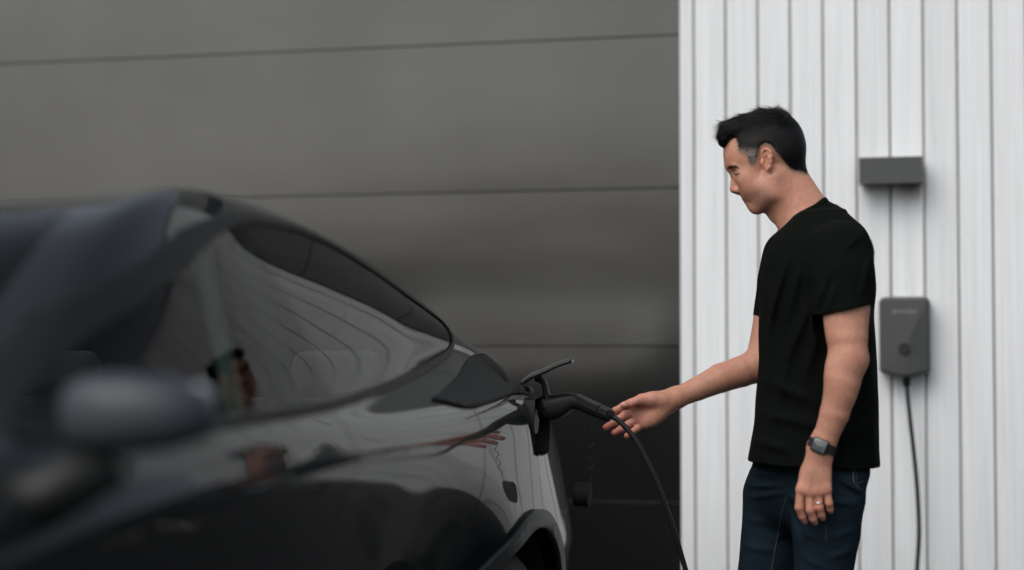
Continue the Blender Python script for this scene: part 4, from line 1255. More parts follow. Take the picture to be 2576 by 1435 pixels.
# rest of the body, hidden by clothes
core = Field((-.34, -.32, .10), (.26, .32, 1.62), .014)
core.chain([Mq(2040, 590), Mq(2055, 760), Mq(2055, 1000), Mq(2030, 1200)], [.085, .115, .11, .12], .05)
core.chain([Mq(2115, 655, -.165), Mq(2050, 640), Mq(1990, 655, .165)], [.055, .07, .05], .04)
core.chain([Mq(1955, 1250, .085), Mq(1918, 1560, .10), Mq(1908, 1960, .10)], [.070, .045, .034], .03)
core.chain([Mq(2085, 1260, -.085), Mq(2070, 1560, -.085), Mq(2085, 1970, -.085)], [.070, .045, .034], .03)
cv, cf = core.mesh()

# ---- skin colour: complexion (ruddier ears, nose, neck, knuckles; stubble; lips; brows) plus shade painted into creases and hollows
BASE = np.array([.545, .282, .190])
def blob(x, y, cx, cy, rx, ry): return np.exp(-(((x - cx) / rx)**2 + ((y - cy) / ry)**2))
def mixc(c, col, w): return c + (np.asarray(col) - c) * np.clip(w, 0, 1)[:, None]
hx, hyy = inv_sheet(hv, 2250, 320, 3.12)
hc = np.tile(BASE * .97, (len(hv), 1))
rn = np.random.default_rng(5)
red = np.array([.60, .268, .19])
hc = mixc(hc, red, .75 * blob(hx, hyy, 700, 620, 75, 140)); hc = mixc(hc, (.56, .225, .155), .6 * blob(hx, hyy, 360, 900, 60, 60))
hc = mixc(hc, red, .45 * blob(hx, hyy, 950, 950, 190, 190)); hc = mixc(hc, red, .35 * blob(hx, hyy, 520, 830, 90, 70))
stub = blob(hx, hyy, 640, 1060, 120, 85) + .9 * blob(hx, hyy, 720, 960, 70, 110) + .7 * blob(hx, hyy, 500, 975, 45, 30) + .5 * blob(hx, hyy, 610, 900, 60, 100)
stub = np.clip(stub, 0, 1) * (hyy > 760)
gr = rn.uniform(.35, 1.0, len(hv))
hc = mixc(hc, (.20, .135, .105), .62 * stub * gr)
hc = mixc(hc, (.40, .13, .11), .8 * blob(hx, hyy, 515, 1032, 34, 17) * (np.abs(hv[:, 1]) < .026)); hc = mixc(hc, (.13, .05, .04), .75 * np.exp(-(seg_dist(hx, hyy, (480, 1014), (552, 1042))[0] / 6)**2))  # lips, then shade painted along the mouth line
ek = poly_sd([(312, 704), (326, 684), (360, 672), (405, 676), (440, 702), (436, 712), (385, 696), (345, 700), (318, 716)], hx, hyy)
hc = mixc(hc, (.022, .018, .016), .92 * (1 / (1 + np.exp(np.clip(ek / 3.0, -30, 30)))) * (np.abs(hv[:, 1]) > .012))
hc = mixc(hc, (.20, .085, .065), .7 * blob(hx, hyy, 415, 765, 34, 16) + .3 * blob(hx, hyy, 400, 725, 40, 14))  # lid crease shade put into the skin colour
hc = mixc(hc, (.25, .09, .065), .7 * blob(hx, hyy, 400, 948, 16, 9)); hc = mixc(hc, (.26, .10, .07), .75 * blob(hx, hyy, 698, 640, 14, 26))  # shade inside nostrils and ear hollow, painted into the skin
HL_ = [(400, 420), (424, 545), (470, 562), (512, 580), (530, 640), (552, 684), (592, 676), (612, 640), (634, 585), (652, 540), (664, 500), (700, 480), (742, 488), (778, 525), (800, 568), (842, 604), (895, 662), (950, 722), (1010, 748), (1130, 766), (1180, 20), (400, 20)]
hs_ = poly_sd(HL_, hx, hyy)
hc = mixc(hc, (.16, .115, .09), .75 / (1 + np.exp(np.clip((hs_ - 4) / 9, -30, 30))) * (np.abs(hv[:, 1]) < .076))
lx, ly = inv_sheet(nv, 2350, 1250, 2.4164)
nc = np.tile(BASE * np.array([.98, .98, .99]), (len(nv), 1))
nc = mixc(nc, red * .95, .55 * np.clip((ly - 700) / 250, 0, 1))
for (kx, ky) in kn: nc = mixc(nc, (.46, .175, .125), .5 * blob(lx, ly, kx, ky, 26, 22))
for p in fing:
    nc = mixc(nc, (.47, .175, .125), .5 * blob(lx, ly, p[1][0], p[1][1], 24, 18))
    nc = mixc(nc, (.58, .36, .29), .8 * blob(lx, ly, p[3][0] + 2, p[3][1] + 6, 13, 18) * (nv[:, 1] < hy + .02))
nc = mixc(nc, (.33, .17, .12), .35 * np.clip(blob(lx, ly, 850, 200, 120, 230), 0, 1) * rn.uniform(.2, 1, len(nv)))
nc = mixc(nc, (.42, .18, .13), .6 * blob(lx, ly, 1010, -230, 60, 45))
rx_, ry_ = inv_sheet(fv, 1900, 950, 2.6083)
fc = np.tile(BASE * np.array([.86, .86, .87]), (len(fv), 1))  # far arm set darker than the near one
fc = mixc(fc, (.54, .235, .175), .8 * np.clip((620 - rx_) / 250, 0, 1))
for p in ff: fc = mixc(fc, (.60, .17, .135), .75 * blob(rx_, ry_, p[3][0], p[3][1], 60, 45))
fc = mixc(fc, (.66, .46, .40), .85 * blob(rx_, ry_, 292, 928, 24, 12))
fc = mixc(fc, (.34, .15, .11), .5 * blob(rx_, ry_, 440, 965, 90, 16) + .35 * blob(rx_, ry_, 420, 1040, 40, 60))
V_all = [hv, nv, fv, cv]; F_all = [hf, nf, ff_, cf]; C_all = [hc, nc, fc, np.tile(BASE, (len(cv), 1))]
off = np.cumsum([0] + [len(v) for v in V_all[:-1]])
person = np_mesh('person', np.vstack(V_all), np.vstack([f + o for f, o in zip(F_all, off)]), skin_mat, cols=np.vstack(C_all),
                 label='man in black t-shirt and jeans reaching for the charging plug', cat='person')
person.location = PB; person.rotation_euler = (0, 0, P_RZ)

from mathutils.bvhtree import BVHTree
def bvh(V, F): return BVHTree.FromPolygons([tuple(v) for v in V], [tuple(map(int, f)) for f in F])
CAM_L = np.array([(CAM - PB) @ PX_, (CAM - PB) @ PY_, CAM[2]])
def drape(tree, qpts, lift=.001):
    out = []
    for (x, y) in qpts:
        d = ray(x, y); dl = Vector((d @ PX_, d @ PY_, d[2])).normalized()
        h = tree.ray_cast(Vector(CAM_L), dl)
        if h[0] is not None: out.append(np.array(h[0]) - np.array(dl) * lift)
    return np.array(out)
qh = lambda x, y: ((2250 + x / 3.12) / SRC, (320 + y / 3.12) / SRC)
ql = lambda x, y: ((2350 + x / 2.4164) / SRC, (1250 + y / 2.4164) / SRC)
head_tree = bvh(hv, hf)

# ---- eyes: lowered lids with a dark lash line
lash_mat = plain('lashes', (.012, .010, .009), .6)
lp = drape(head_tree, [qh(*p) for p in spline([(384, 752), (396, 759), (412, 760), (426, 755), (436, 744)], 20)], .0006)
for s in (1, -1):
    P = lp * np.array([1, 1, 1]) if s == 1 else np.stack([lp[:, 0], -lp[:, 1], lp[:, 2]], 1)
    v, f = tube(P, np.interp(np.linspace(0, 1, len(P)), [0, .5, 1], [.0007, .0013, .0006]), 6)
    mesh_obj('eyelashes', v, f, lash_mat, person, smooth=True)

# ------------------------------------------------------------------ hair
hair = Field(head.lo, head.lo + head.h * (head.n - 1), head.h)
hair.d = skull_d - .0035
hair.ell(Hd(700, 462), (.1005, .0775, .086), .01, fwd=A_F)
hair.ell(Hd(885, 545), (.0525, .0615, .058), .02)
for y, sc in ((-.040, .78), (-.016, 1.0), (.016, 1.0), (.040, .78)):
    hair.chain([Hd(268, 440, y * .9), Hd(285, 380, y), Hd(345, 320, y), Hd(520, 272, y), Hd(700, 240, y), Hd(830, 245, y)],
               [.0125 * sc, .0170 * sc, .0245 * sc, .029 * sc, .032 * sc, .033 * sc], .012)
XX, YY, ZZ = hair.lo[0] + hair.h * np.arange(hair.n[0]), None, hair.lo[2] + hair.h * np.arange(hair.n[2])
gxx, gzz = np.meshgrid(XX, ZZ, indexing='ij')
ghx, ghy = inv_sheet(np.stack([gxx.ravel(), np.zeros(gxx.size), gzz.ravel()], 1), 2250, 320, 3.12)
HL = [(120, 20), (120, 505), (270, 520), (300, 500), (318, 462), (360, 428), (398, 412), (408, 470), (424, 545), (470, 562), (512, 580), (530, 640), (552, 684), (592, 676), (612, 640), (634, 585), (652, 540), (664, 500), (700, 480), (742, 488), (778, 525), (800, 568), (842, 604), (895, 662), (950, 722), (1010, 748), (1130, 766), (1180, 20)]
psd = (poly_sd(HL, ghx, ghy) / 3900.0).reshape(gxx.shape).astype(np.float32)
yfall = np.clip((.045 - np.abs(hair.lo[1] + hair.h * np.arange(hair.n[1]))) / .045, 0, 1).astype(np.float32)
vol = hair.d
low = (ghy.reshape(gxx.shape) > 330).astype(np.float32)
gx2 = ghx.reshape(gxx.shape); shr = np.where((gx2 > 630) & (gx2 < 830), .25, 1.0).astype(np.float32)
def trimmed(shrink, k_=.004):
    b_ = (psd + shrink * low * shr)[:, None, :] + np.zeros_like(vol); h_ = np.clip(.5 - .5 * (vol - b_) / k_, 0, 1)
    d = vol * (1 - h_) + b_ * h_ + k_ * h_ * (1 - h_)
    return d + (.0030 * np.exp(psd / .010) * low)[:, None, :]          # thinner towards the hairline
hair.d = trimmed(-.002); ev, ef = hair.mesh()
hair.d = trimmed(.0052); mv, mf = hair.mesh(); mv = relax(mv, mf, 1)
# waves combed through the longer hair on top
mx_, my_ = inv_sheet(mv, 2250, 320, 3.12)
top = np.clip((400 - my_ + .25 * (mx_ - 250) * -1 + 60) / 120, 0, 1)
lock = np.sin((my_ + .35 * mx_) / 17 + mv[:, 1] * 190 + 1.5 * np.sin(mx_ / 70)) + .6 * np.sin((my_ + .5 * mx_) / 8.5 + mv[:, 1] * 90)
ctr = Hd(690, 470); nrm_ = mv - ctr; nrm_ /= np.linalg.norm(nrm_, axis=1)[:, None]
mv = mv + nrm_ * (top * lock * .0016)[:, None]
def grey_mask(x, y):
    g = .95 * blob(x, y, 575, 635, 42, 55) + .75 * blob(x, y, 520, 545, 75, 40) + .55 * blob(x, y, 450, 530, 40, 35) + .5 * blob(x, y, 610, 540, 50, 40) + .12 * blob(x, y, 780, 520, 50, 45) + .12 * blob(x, y, 820, 570, 45, 45) + .06 * blob(x, y, 640, 430, 130, 60) + .4 * blob(x, y, 1010, 730, 60, 22)
    return np.clip(g, 0, 1)
DARK = np.array([.0034, .0038, .0036])
mc_ = np.tile(DARK, (len(mv), 1))
mc_ = mixc(mc_, (.42, .39, .36), .8 * grey_mask(mx_, my_))
edge = np.clip(1 - np.abs(poly_sd(HL, mx_, my_)) / 30, 0, 1) * ((my_ > 540) | ((mx_ > 390) & (my_ > 405) & (mx_ < 640)))
mc_ = mixc(mc_, (.26, .17, .13), .6 * edge)
hair_o = np_mesh('hair', mv, mf, hair_mat, person, cols=mc_)
def strands(name, V, F, n, length, direction, colour, width, mat, parent, tilt=.3, seg=3, keep=None, seed=1):
    r = np.random.default_rng(seed)
    tri = V[F[:, [0, 1, 2]]]; ar = np.linalg.norm(np.cross(tri[:, 1] - tri[:, 0], tri[:, 2] - tri[:, 0]), axis=1)
    nr = np.cross(tri[:, 1] - tri[:, 0], tri[:, 2] - tri[:, 0]); nr /= np.linalg.norm(nr, axis=1)[:, None] + 1e-12
    pick = r.choice(len(F), n, p=ar / ar.sum())
    P = V[F[pick]].mean(1); N = nr[pick]
    if keep is not None:
        k = keep(P, r); P, N = P[k], N[k]
    m = len(P); D = direction(P, r); D = D - N * (D * N).sum(1)[:, None]; D /= np.linalg.norm(D, axis=1)[:, None] + 1e-9
    L = length(P, r)[:, None]; curl = r.uniform(-.5, .5, (m, 1)); Sd = np.cross(N, D)
    Vs, Cs = [], []; col = colour(P, r)
    base = P - N * .001
    for q in range(seg + 1):
        t = q / seg
        c = base + D * L * t + N * L * tilt * t * (1.15 - .55 * t) + Sd * curl * L * .35 * t * t
        wd = width * (1 - .85 * t)
        Vs += [c - Sd * wd, c + Sd * wd]; Cs += [col, col]
    Vs = np.stack(Vs, 1).reshape(-1, 3); Cs = np.stack(Cs, 1).reshape(-1, 3)
    st = 2 * (seg + 1); b0 = np.arange(m)[:, None] * st
    Fs = np.concatenate([b0 + np.array([[2 * q, 2 * q + 1, 2 * q + 3, 2 * q + 2]]) for q in range(seg)], 0)
    return np_mesh(name, Vs, Fs, mat, parent, cols=Cs, kind='stuff')
def top_w(P):
    x, y = inv_sheet(P, 2250, 320, 3.12); return np.clip((420 - y - .22 * (x - 300)) / 130, 0, 1), x, y
def hdir(P, r):
    t, x, y = top_w(P); n = len(P)
    topd = np.stack([-np.ones(n), r.normal(0, .25, n), r.normal(.05, .25, n)], 1)
    fr_ = np.clip((330 - x) / 80, 0, 1)[:, None]
    topd = topd * (1 - fr_) + np.stack([-.2 * np.ones(n), r.normal(0, .3, n), -.6 + r.normal(0, .5, n)], 1) * fr_
    sided = np.stack([.55 + r.normal(0, .2, n), r.normal(0, .1, n), -.85 + r.normal(0, .2, n)], 1)
    return topd * t[:, None] + sided * (1 - t[:, None])
def hlen(P, r):
    t, x, y = top_w(P); return (.006 + .016 * t) * r.uniform(.6, 1.3, len(P))
def hcol(P, r):
    t, x, y = top_w(P); g = grey_mask(x, y); u = r.uniform(0, 1, len(P))
    c = DARK * (r.uniform(.4, 1.0, len(P)) + 7 * r.uniform(0, 1, len(P))**5)[:, None]
    return np.where(((u < g * .85) & (g > .1))[:, None], np.array([.55, .53, .50]) * r.uniform(.4, 1.0, len(P))[:, None], c)
def hkeep(P, r):
    x, y = inv_sheet(P, 2250, 320, 3.12); d = -poly_sd(HL, x, y)
    return r.uniform(0, 1, len(P)) < np.where(y > 330, np.clip((d + 8) / 34, .06, 1), 1)
strands('hair_strands', ev, ef, 34000, hlen, hdir, hcol, .00055, hair_mat, hair_o, .26, 3, keep=hkeep, seed=2)
strands('hair_lock', mv, mf, 5000, lambda P, r: hlen(P, r) * 1.5, hdir, lambda P, r: DARK * r.uniform(.5, 2.5, len(P))[:, None], .0011, hair_mat, hair_o, .20, 3, keep=lambda P, r: top_w(P)[0] > .4, seed=12)
# a tuft standing up at the crown
tc = Hd(808, 118); tv = tc + rn.normal(0, .004, (40, 3)); 
Vt, Ft = [], []
for p in tv:
    e = p + np.array([rn.normal(.002, .004), rn.normal(0, .004), rn.uniform(.006, .013)])
    v, f = tube([p - np.array([0, 0, .006]), (p + e) / 2 + rn.normal(0, .001, 3), e], [.0004, .0003, .0001], 4); i = len(Vt); Vt += list(v); Ft += [tuple(q + i for q in g) for g in f if len(g) == 4]
Vt = np.array(Vt); np_mesh('hair_tuft', Vt, np.array(Ft), hair_mat, hair_o, cols=np.tile(DARK, (len(Vt), 1)), kind='stuff')
# brow hairs and forearm hair
strands('eyebrow', hv, hf, 400000, lambda P, r: r.uniform(.004, .007, len(P)), lambda P, r: np.stack([.9 + r.normal(0, .2, len(P)), np.sign(P[:, 1]) * .5, .25 + r.normal(0, .3, len(P))], 1),
        lambda P, r: np.tile(DARK, (len(P), 1)) * r.uniform(.7, 2, len(P))[:, None], .0003, hair_mat, person, .25, 2,
        keep=lambda P, r: (poly_sd([(316, 704), (330, 686), (360, 676), (405, 680), (436, 702), (385, 696), (345, 702)], *inv_sheet(P, 2250, 320, 3.12)) < 0) & (np.abs(P[:, 1]) > .014), seed=4)
def stub_mask(P):
    x, y = inv_sheet(P, 2250, 320, 3.12)
    return np.clip(blob(x, y, 640, 1060, 115, 80) + .9 * blob(x, y, 720, 960, 60, 105) + .8 * blob(x, y, 495, 978, 40, 22) + .5 * blob(x, y, 620, 900, 60, 100), 0, 1) * (y > 770)
strands('stubble', hv, hf, 16000, lambda P, r: r.uniform(.0012, .0028, len(P)), lambda P, r: np.stack([.5 + r.normal(0, .3, len(P)), r.normal(0, .2, len(P)), -.8 + r.normal(0, .3, len(P))], 1),
        lambda P, r: np.where((r.uniform(0, 1, len(P)) < .35)[:, None], np.array([.34, .32, .30]), np.array([.03, .024, .02])) * r.uniform(.6, 1.3, len(P))[:, None], .00022, hair_mat, person, .5, 1,
        keep=lambda P, r: r.uniform(0, 1, len(P)) < .8 * stub_mask(P), seed=21)
def arm_hair(V, F, n, cond, dirv, seed):
    strands('arm_hair', V, F, n, lambda P, r: r.uniform(.006, .013, len(P)), lambda P, r: np.array(dirv) + r.normal(0, .45, (len(P), 3)),
            lambda P, r: np.array([.085, .05, .034]) * r.uniform(.6, 1.4, len(P))[:, None], .00017, hair_mat, person, .18, 2, keep=cond, seed=seed)
arm_hair(nv, nf, 6000, lambda P, r: (lambda x, y: (y > -120) & (y < 400) & (r.uniform(0, 1, len(P)) < .55))(*inv_sheet(P, 2350, 1250, 2.4164)), (.1, 0, -1), 8)
arm_hair(fv, ff_, 5000, lambda P, r: (lambda x, y: (x > 640) & (x < 1350) & (r.uniform(0, 1, len(P)) < .5))(*inv_sheet(P, 1900, 950, 2.6083)), (-1, 0, -.3), 9)

# ------------------------------------------------------------------ t-shirt
rows = np.array([(540, 2000, 2120, .10), (575, 1965, 2160, .135), (610, 1938, 2181, .165), (650, 1922, 2189, .186), (700, 1913, 2193, .196), (760, 1909, 2196, .196), (830, 1909, 2200, .190), (900, 1909, 2205, .186), (1000, 1902, 2209, .188), (1080, 1896, 2211, .192), (1130, 1887, 2212, .196), (1160, 1882, 2213, .198), (1200, 1881, 2214, .200)], float)
rz_ = np.array([Mq(2050, r[0])[2] for r in rows]); rl = np.array([Mq(r[1], r[0])[0] for r in rows]); rr_ = np.array([Mq(r[2], r[0])[0] for r in rows])
o_ = np.argsort(rz_); rz_, rl, rr_, rb = rz_[o_], rl[o_], rr_[o_], rows[o_, 3]
def torso(inset=0.0, rz=rz_, l_=None, r_=None, b_=None, ex=2.35, shear=None):
    l_ = rl if l_ is None else l_; r_ = rr_ if r_ is None else r_; b_ = rb if b_ is None else b_
    def fn(X, Y, Z):
        z = Z.ravel(); l = hermite(np.stack([rz, l_], 1), z); r = hermite(np.stack([rz, r_], 1), z); b = hermite(np.stack([rz, b_], 1), z) - inset
        c = ((l + r) / 2)[None, None, :]; a = ((r - l) / 2 - inset)[None, None, :]; b = b[None, None, :]
        if shear is not None: Y = Y + np.interp(z, rz, shear)[None, None, :] * (X - c)
        q = (np.abs((X - c) / a)**ex + np.abs(Y / b)**ex)**(1 / ex)
        d = (q - 1) * np.minimum(a, b)
        return np.maximum(d, np.maximum(Z - rz[-1], rz[0] - Z))
    return fn
def fold_map(field, folds, side_=-1):
    """height of cloth folds over the x-z plane of a field, for the half that faces the camera"""
    x = field.lo[0] + field.h * np.arange(field.n[0]); z = field.lo[2] + field.h * np.arange(field.n[2])
    gx_, gz_ = np.meshgrid(x, z, indexing='ij'); qx, qy = project(to_world(np.stack([gx_, np.full_like(gx_, -.12), gz_], -1)))
    H = np.zeros(gx_.shape)
    for a, b, w, amp in folds:
        d, t = seg_dist(qx, qy, a, b); H += amp * np.exp(-(d / w)**2) * np.sin(np.clip(t, .06, .94) * math.pi)**.6
    return H.astype(np.float32)
sh = Field((rl.min() - .03, -.335, Mq(0, 1185)[2]), (rr_.max() + .03, .30, Mq(0, 490)[2]), .0036)
sh.apply(torso(), (rl.min(), -.21, rz_[0]), (rr_.max(), .21, rz_[-1]), .01, 'add')
sh.chain([Mq(2045, 572, 0), Mq(2092, 600, -.08), Mq(2112, 642, -.160)], [.052, .056, .066], .04)
sh.chain([Mq(2035, 580, 0), Mq(2005, 610, .08), Mq(1990, 650, .155)], [.050, .054, .062], .04)
sh.chain([Mq(2072, 556, 0), Mq(2118, 612, 0), Mq(2122, 720, 0)], [.048, .060, .072], .04)
SL_N = [Mq(2116, 640, -.178), Mq(2120, 700, -.208), Mq(2126, 790, -.236)]
SL_F = [Mq(1988, 645, .172), Mq(1972, 710, .20), Mq(1954, 805, .222)]
sh.chain(SL_N, [.081, .0775, .0685], .028)
sh.chain(SL_F, [.074, .072, .0655], .028)
nF = [((1985, 640), (1945, 790), 9, .0045), ((2015, 660), (1985, 800), 10, .004), ((1960, 690), (1932, 860), 8, .0035), ((2065, 700), (2040, 860), 9, .0055), ((2050, 740), (1985, 900), 12, .0045),
      ((2080, 780), (2020, 960), 13, .005), ((2085, 690), (2062, 770), 7, .004), ((2105, 720), (2080, 780), 7, .004), ((1935, 960), (2050, 1010), 15, .0045), ((1925, 1040), (2060, 1070), 14, .004), ((2190, 960), (2110, 1030), 14, .004),
      ((2195, 1060), (2105, 1110), 14, .0045), ((1905, 1110), (1990, 1128), 12, .004), ((2000, 820), (1950, 1050), 14, .0035), ((2188, 640), (2165, 740), 8, .004), ((2170, 590), (2120, 640), 9, .0035)]
sh.d -= (fold_map(sh, nF) * 2.0)[:, None, :]
# cloth unevenness everywhere
X_, Y_, Z_ = sh.lo[0] + sh.h * np.arange(sh.n[0]), sh.lo[1] + sh.h * np.arange(sh.n[1]), sh.lo[2] + sh.h * np.arange(sh.n[2])
sh.d -= (.0016 * (np.sin(X_ * 61)[:, None, None] * np.sin(Y_ * 47 + 1)[None, :, None] + np.sin(Z_ * 38 + 2)[None, None, :] * np.sin(Y_ * 33)[None, :, None])).astype(np.float32)
def cut(field, p, n, only=None):
    """keep the side the normal points away from"""
    n = np.asarray(n, float) / np.linalg.norm(n)
    g = ((X_[:, None, None] - p[0]) * n[0] + (Y_[None, :, None] - p[1]) * n[1] + (Z_[None, None, :] - p[2]) * n[2]).astype(np.float32)
    if only is None: field.d = np.maximum(field.d, g)
    else: field.d = np.where(only, np.maximum(field.d, g), field.d)
# sleeves: cut ends, hollow inside
def sleeve_cut(SL, p, n, inner, rad):
    ax = SL[-1] - SL[-2]; ax /= np.linalg.norm(ax)
    n = np.asarray(n, float) / np.linalg.norm(n)
    g = ((X_[:, None, None] - p[0]) * n[0] + (Y_[None, :, None] - p[1]) * n[1] + (Z_[None, None, :] - p[2]) * n[2])
    px, py, pz = X_[:, None, None] - SL[-1][0], Y_[None, :, None] - SL[-1][1], Z_[None, None, :] - SL[-1][2]
    t = px * ax[0] + py * ax[1] + pz * ax[2]
    rd = np.sqrt(np.maximum(px**2 + py**2 + pz**2 - t**2, 0))
    near = (rd < .085) & (t > -.10)
    far_side = (np.abs(Y_) > .17)[None, :, None]
    sh.d = np.where(near & far_side | (near & (rd < .07) & (g > 0)), np.maximum(sh.d, g), sh.d).astype(np.float32)
    hole = np.maximum(rd - inner, -(g + .05))
    sh.d = np.maximum(sh.d, -np.where(near, hole, 1.0)).astype(np.float32)
pn = Mq(2070, 790, -.236); pn2 = Mq(2183, 767, -.236); e_ = pn2 - pn
sleeve_cut(SL_N, (pn + pn2) / 2, np.cross(e_, [0.0, .998, .06])  * (1 if np.cross(e_, [0, 1, 0])[2] < 0 else -1), .0600, .0665)
pf = Mq(1894, 796, .222); pf2 = Mq(2010, 812, .222); e_ = pf2 - pf
sleeve_cut(SL_F, (pf + pf2) / 2, np.cross(e_, [0, 1.0, 0]) * (1 if np.cross(e_, [0, 1, 0])[2] < 0 else -1), .0570, .0635)
# hem
h0, h1 = Mq(1882, 1158), Mq(2212, 1174); e_ = h1 - h0; n_ = np.cross(e_, [0, 1.0, 0]); n_ = n_ if n_[2] < 0 else -n_
cut(sh, (h0 + h1) / 2, n_)
zz_h = Z_[None, None, :] < Mq(0, 1120)[2]
inn = torso(.006)(X_[:, None, None], Y_[None, :, None], Z_[None, None, :])
sh.d = np.where(zz_h, np.maximum(sh.d, -inn), sh.d).astype(np.float32)
# neck opening: nothing above the collar plane next to the neck
cf_, cb_ = Mq(1965, 566), Mq(2079, 502); cm = (cf_ + cb_) / 2; ce = (cb_ - cf_) / np.linalg.norm(cb_ - cf_); cn = np.array([-ce[2], 0, ce[0]]); cn = cn if cn[2] > 0 else -cn
rdx = (X_[:, None, None] - cm[0]) * ce[0] + (Z_[None, None, :] - cm[2]) * ce[2]
ell_in = np.sqrt((rdx / .088)**2 + (Y_[None, :, None] / .085)**2) < 1
cut(sh, cm + cn * .001, cn, ell_in & np.ones(sh.n, bool))
sv, sf = sh.mesh(); sv = relax(sv, sf, 2)
shirt = np_mesh('t_shirt', sv, sf, shirt_mat, person)
# ribbed collar and turned hems
a = np.linspace(0, 2 * math.pi, 73)[:-1]
ring = np.array([cm + ce * (.0640 * math.cos(t)) + np.array([0, .0665 * math.sin(t), 0]) + cn * (-.004 - .010 * math.sin(t)**2) for t in a])
v, f = tube(ring, .0062, 10, closed=True); v = np.array(v); v = v + cn * ((v - ring.repeat(10, 0)) @ cn)[:, None] * .9
mesh_obj('collar', v, f, shirt_mat, shirt, smooth=True)

# ------------------------------------------------------------------ jeans
jr = np.array([(1120, 1915, 2186, .165), (1165, 1894, 2188, .165), (1190, 1886, 2185, .162), (1215, 1880, 2174, .155), (1245, 1876, 2166, .145), (1275, 1879, 2157, .130), (1310, 1892, 2138, .10), (1345, 1930, 2100, .05)], float)
jz = np.array([Mq(2050, r[0])[2] for r in jr]); jl = np.array([Mq(r[1], r[0])[0] for r in jr]); jrr = np.array([Mq(r[2], r[0])[0] for r in jr])
o_ = np.argsort(jz); jz, jl, jrr, jb = jz[o_], jl[o_], jrr[o_], jr[o_, 3]
je = Field((jl.min() - .08, -.21, .04), (jrr.max() + .04, .22, Mq(0, 1118)[2]), .0042)
je.apply(torso(0, jz, jl, jrr, jb, 2.2, np.array([.9, .85, .75, .65, .5, .4, .2, 0.0])), (jl.min(), -.18, jz[0]), (jrr.max(), .18, jz[-1]), .01, 'add')
je.chain([Mq(1958, 1255, .088), Mq(1931, 1435, .095), Mq(1918, 1570, .10), Mq(1912, 1760, .10), Mq(1908, 1990, .10)], [.090, .0770, .068, .060, .058], .03)
je.chain([Mq(2082, 1262, -.088), Mq(2078, 1340, -.090), Mq(2072, 1435, -.088), Mq(2068, 1570, -.085), Mq(2078, 1760, -.085), Mq(2088, 1992, -.085)], [.089, .0850, .0735, .067, .060, .058], .03)
X_, Y_, Z_ = je.lo[0] + je.h * np.arange(je.n[0]), je.lo[1] + je.h * np.arange(je.n[1]), je.lo[2] + je.h * np.arange(je.n[2])
jF = [((1878, 1232), (1965, 1222), 6, .006), ((1885, 1262), (1975, 1240), 7, .0055), ((1882, 1195), (1950, 1198), 6, .004), ((2010, 1275), (1985, 1240), 8, .007), ((2120, 1205), (2168, 1238), 5, .007), ((2100, 1212), (2160, 1246), 6, -.004), ((2150, 1265), (2095, 1255), 8, .0045),
      ((2155, 1330), (2090, 1345), 9, .004), ((2148, 1380), (2085, 1400), 10, .0045), ((1872, 1320), (1930, 1330), 9, .0035), ((1866, 1390), (1940, 1402), 10, .004), ((2010, 1330), (2060, 1350), 10, .003), ((2025, 1400), (2075, 1425), 8, .0035),
      ((1990, 1245), (2012, 1340), 8, -.006), ((2060, 1570), (2120, 1585), 10, .005), ((1890, 1575), (1950, 1590), 10, .005), ((2050, 1900), (2130, 1920), 10, .006), ((1870, 1900), (1950, 1920), 10, .006)]
je.d -= (1.3 * fold_map(je, jF))[:, None, :]
je.d -= (.0014 * np.sin(X_ * 90 + 1)[:, None, None] * np.sin(Z_ * 55)[None, None, :] * np.sin(Y_ * 70)[None, :, None]).astype(np.float32)
je.ell(Mq(2160, 1196, -.075), (.018, .035, .034), .02)                                # wallet in the back pocket
je.ell(Mq(2152, 1258, -.06), (.020, .03, .012), .015)
je.d = np.maximum(je.d, np.broadcast_to((.075 - Z_)[None, None, :], je.n)).astype(np.float32)
for pts_, r_in in (([Mq(1908, 1990, .10), Mq(1911, 1860, .10)], .050), ([Mq(2088, 1992, -.085), Mq(2082, 1860, -.085)], .050)):
    je.cone(pts_[0] - np.array([0, 0, .1]), pts_[1], r_in, r_in, .003, 'sub')
jv, jf_ = je.mesh(); jv = relax(jv, jf_, 2)
jeans = np_mesh('jeans', jv, jf_, denim_mat, person)
jt = bvh(jv, jf_)
def stitch(qpts, r=.0007, mat=thread_mat, n=60, name='seam'):
    P = drape(jt, spline(qpts, n), .0006)
    if len(P) > 3:
        v, f = tube(P, r, 5); mesh_obj(name, v, f, mat, jeans, smooth=True)
denim_thread = plain('faded_seam', (.075, .085, .085), .8, var=.3, nscale=200)
stitch([ql(465, 860), ql(440, 940), ql(405, 1110), ql(372, 1290), ql(348, 1433)], .0009, denim_thread)
stitch([ql(985, 640), ql(986, 700), ql(992, 750)], .0011, plain('pocket_edge', (.13, .145, .145), .8), 30, 'pocket_stitch')
stitch([ql(992, 750), ql(1020, 780), ql(1046, 800)], .0010, denim_thread, 30, 'pocket_stitch')
stitch([ql(1008, 645), ql(1010, 730)], .0006, denim_thread, 30, 'pocket_stitch')
stitch([ql(1000, 745), ql(1035, 752), ql(1070, 735)], .0006, denim_thread, 30, 'pocket_stitch')
stitch([ql(768, 1060), ql(772, 1130), ql(776, 1200)], .0006, denim_thread, 30)

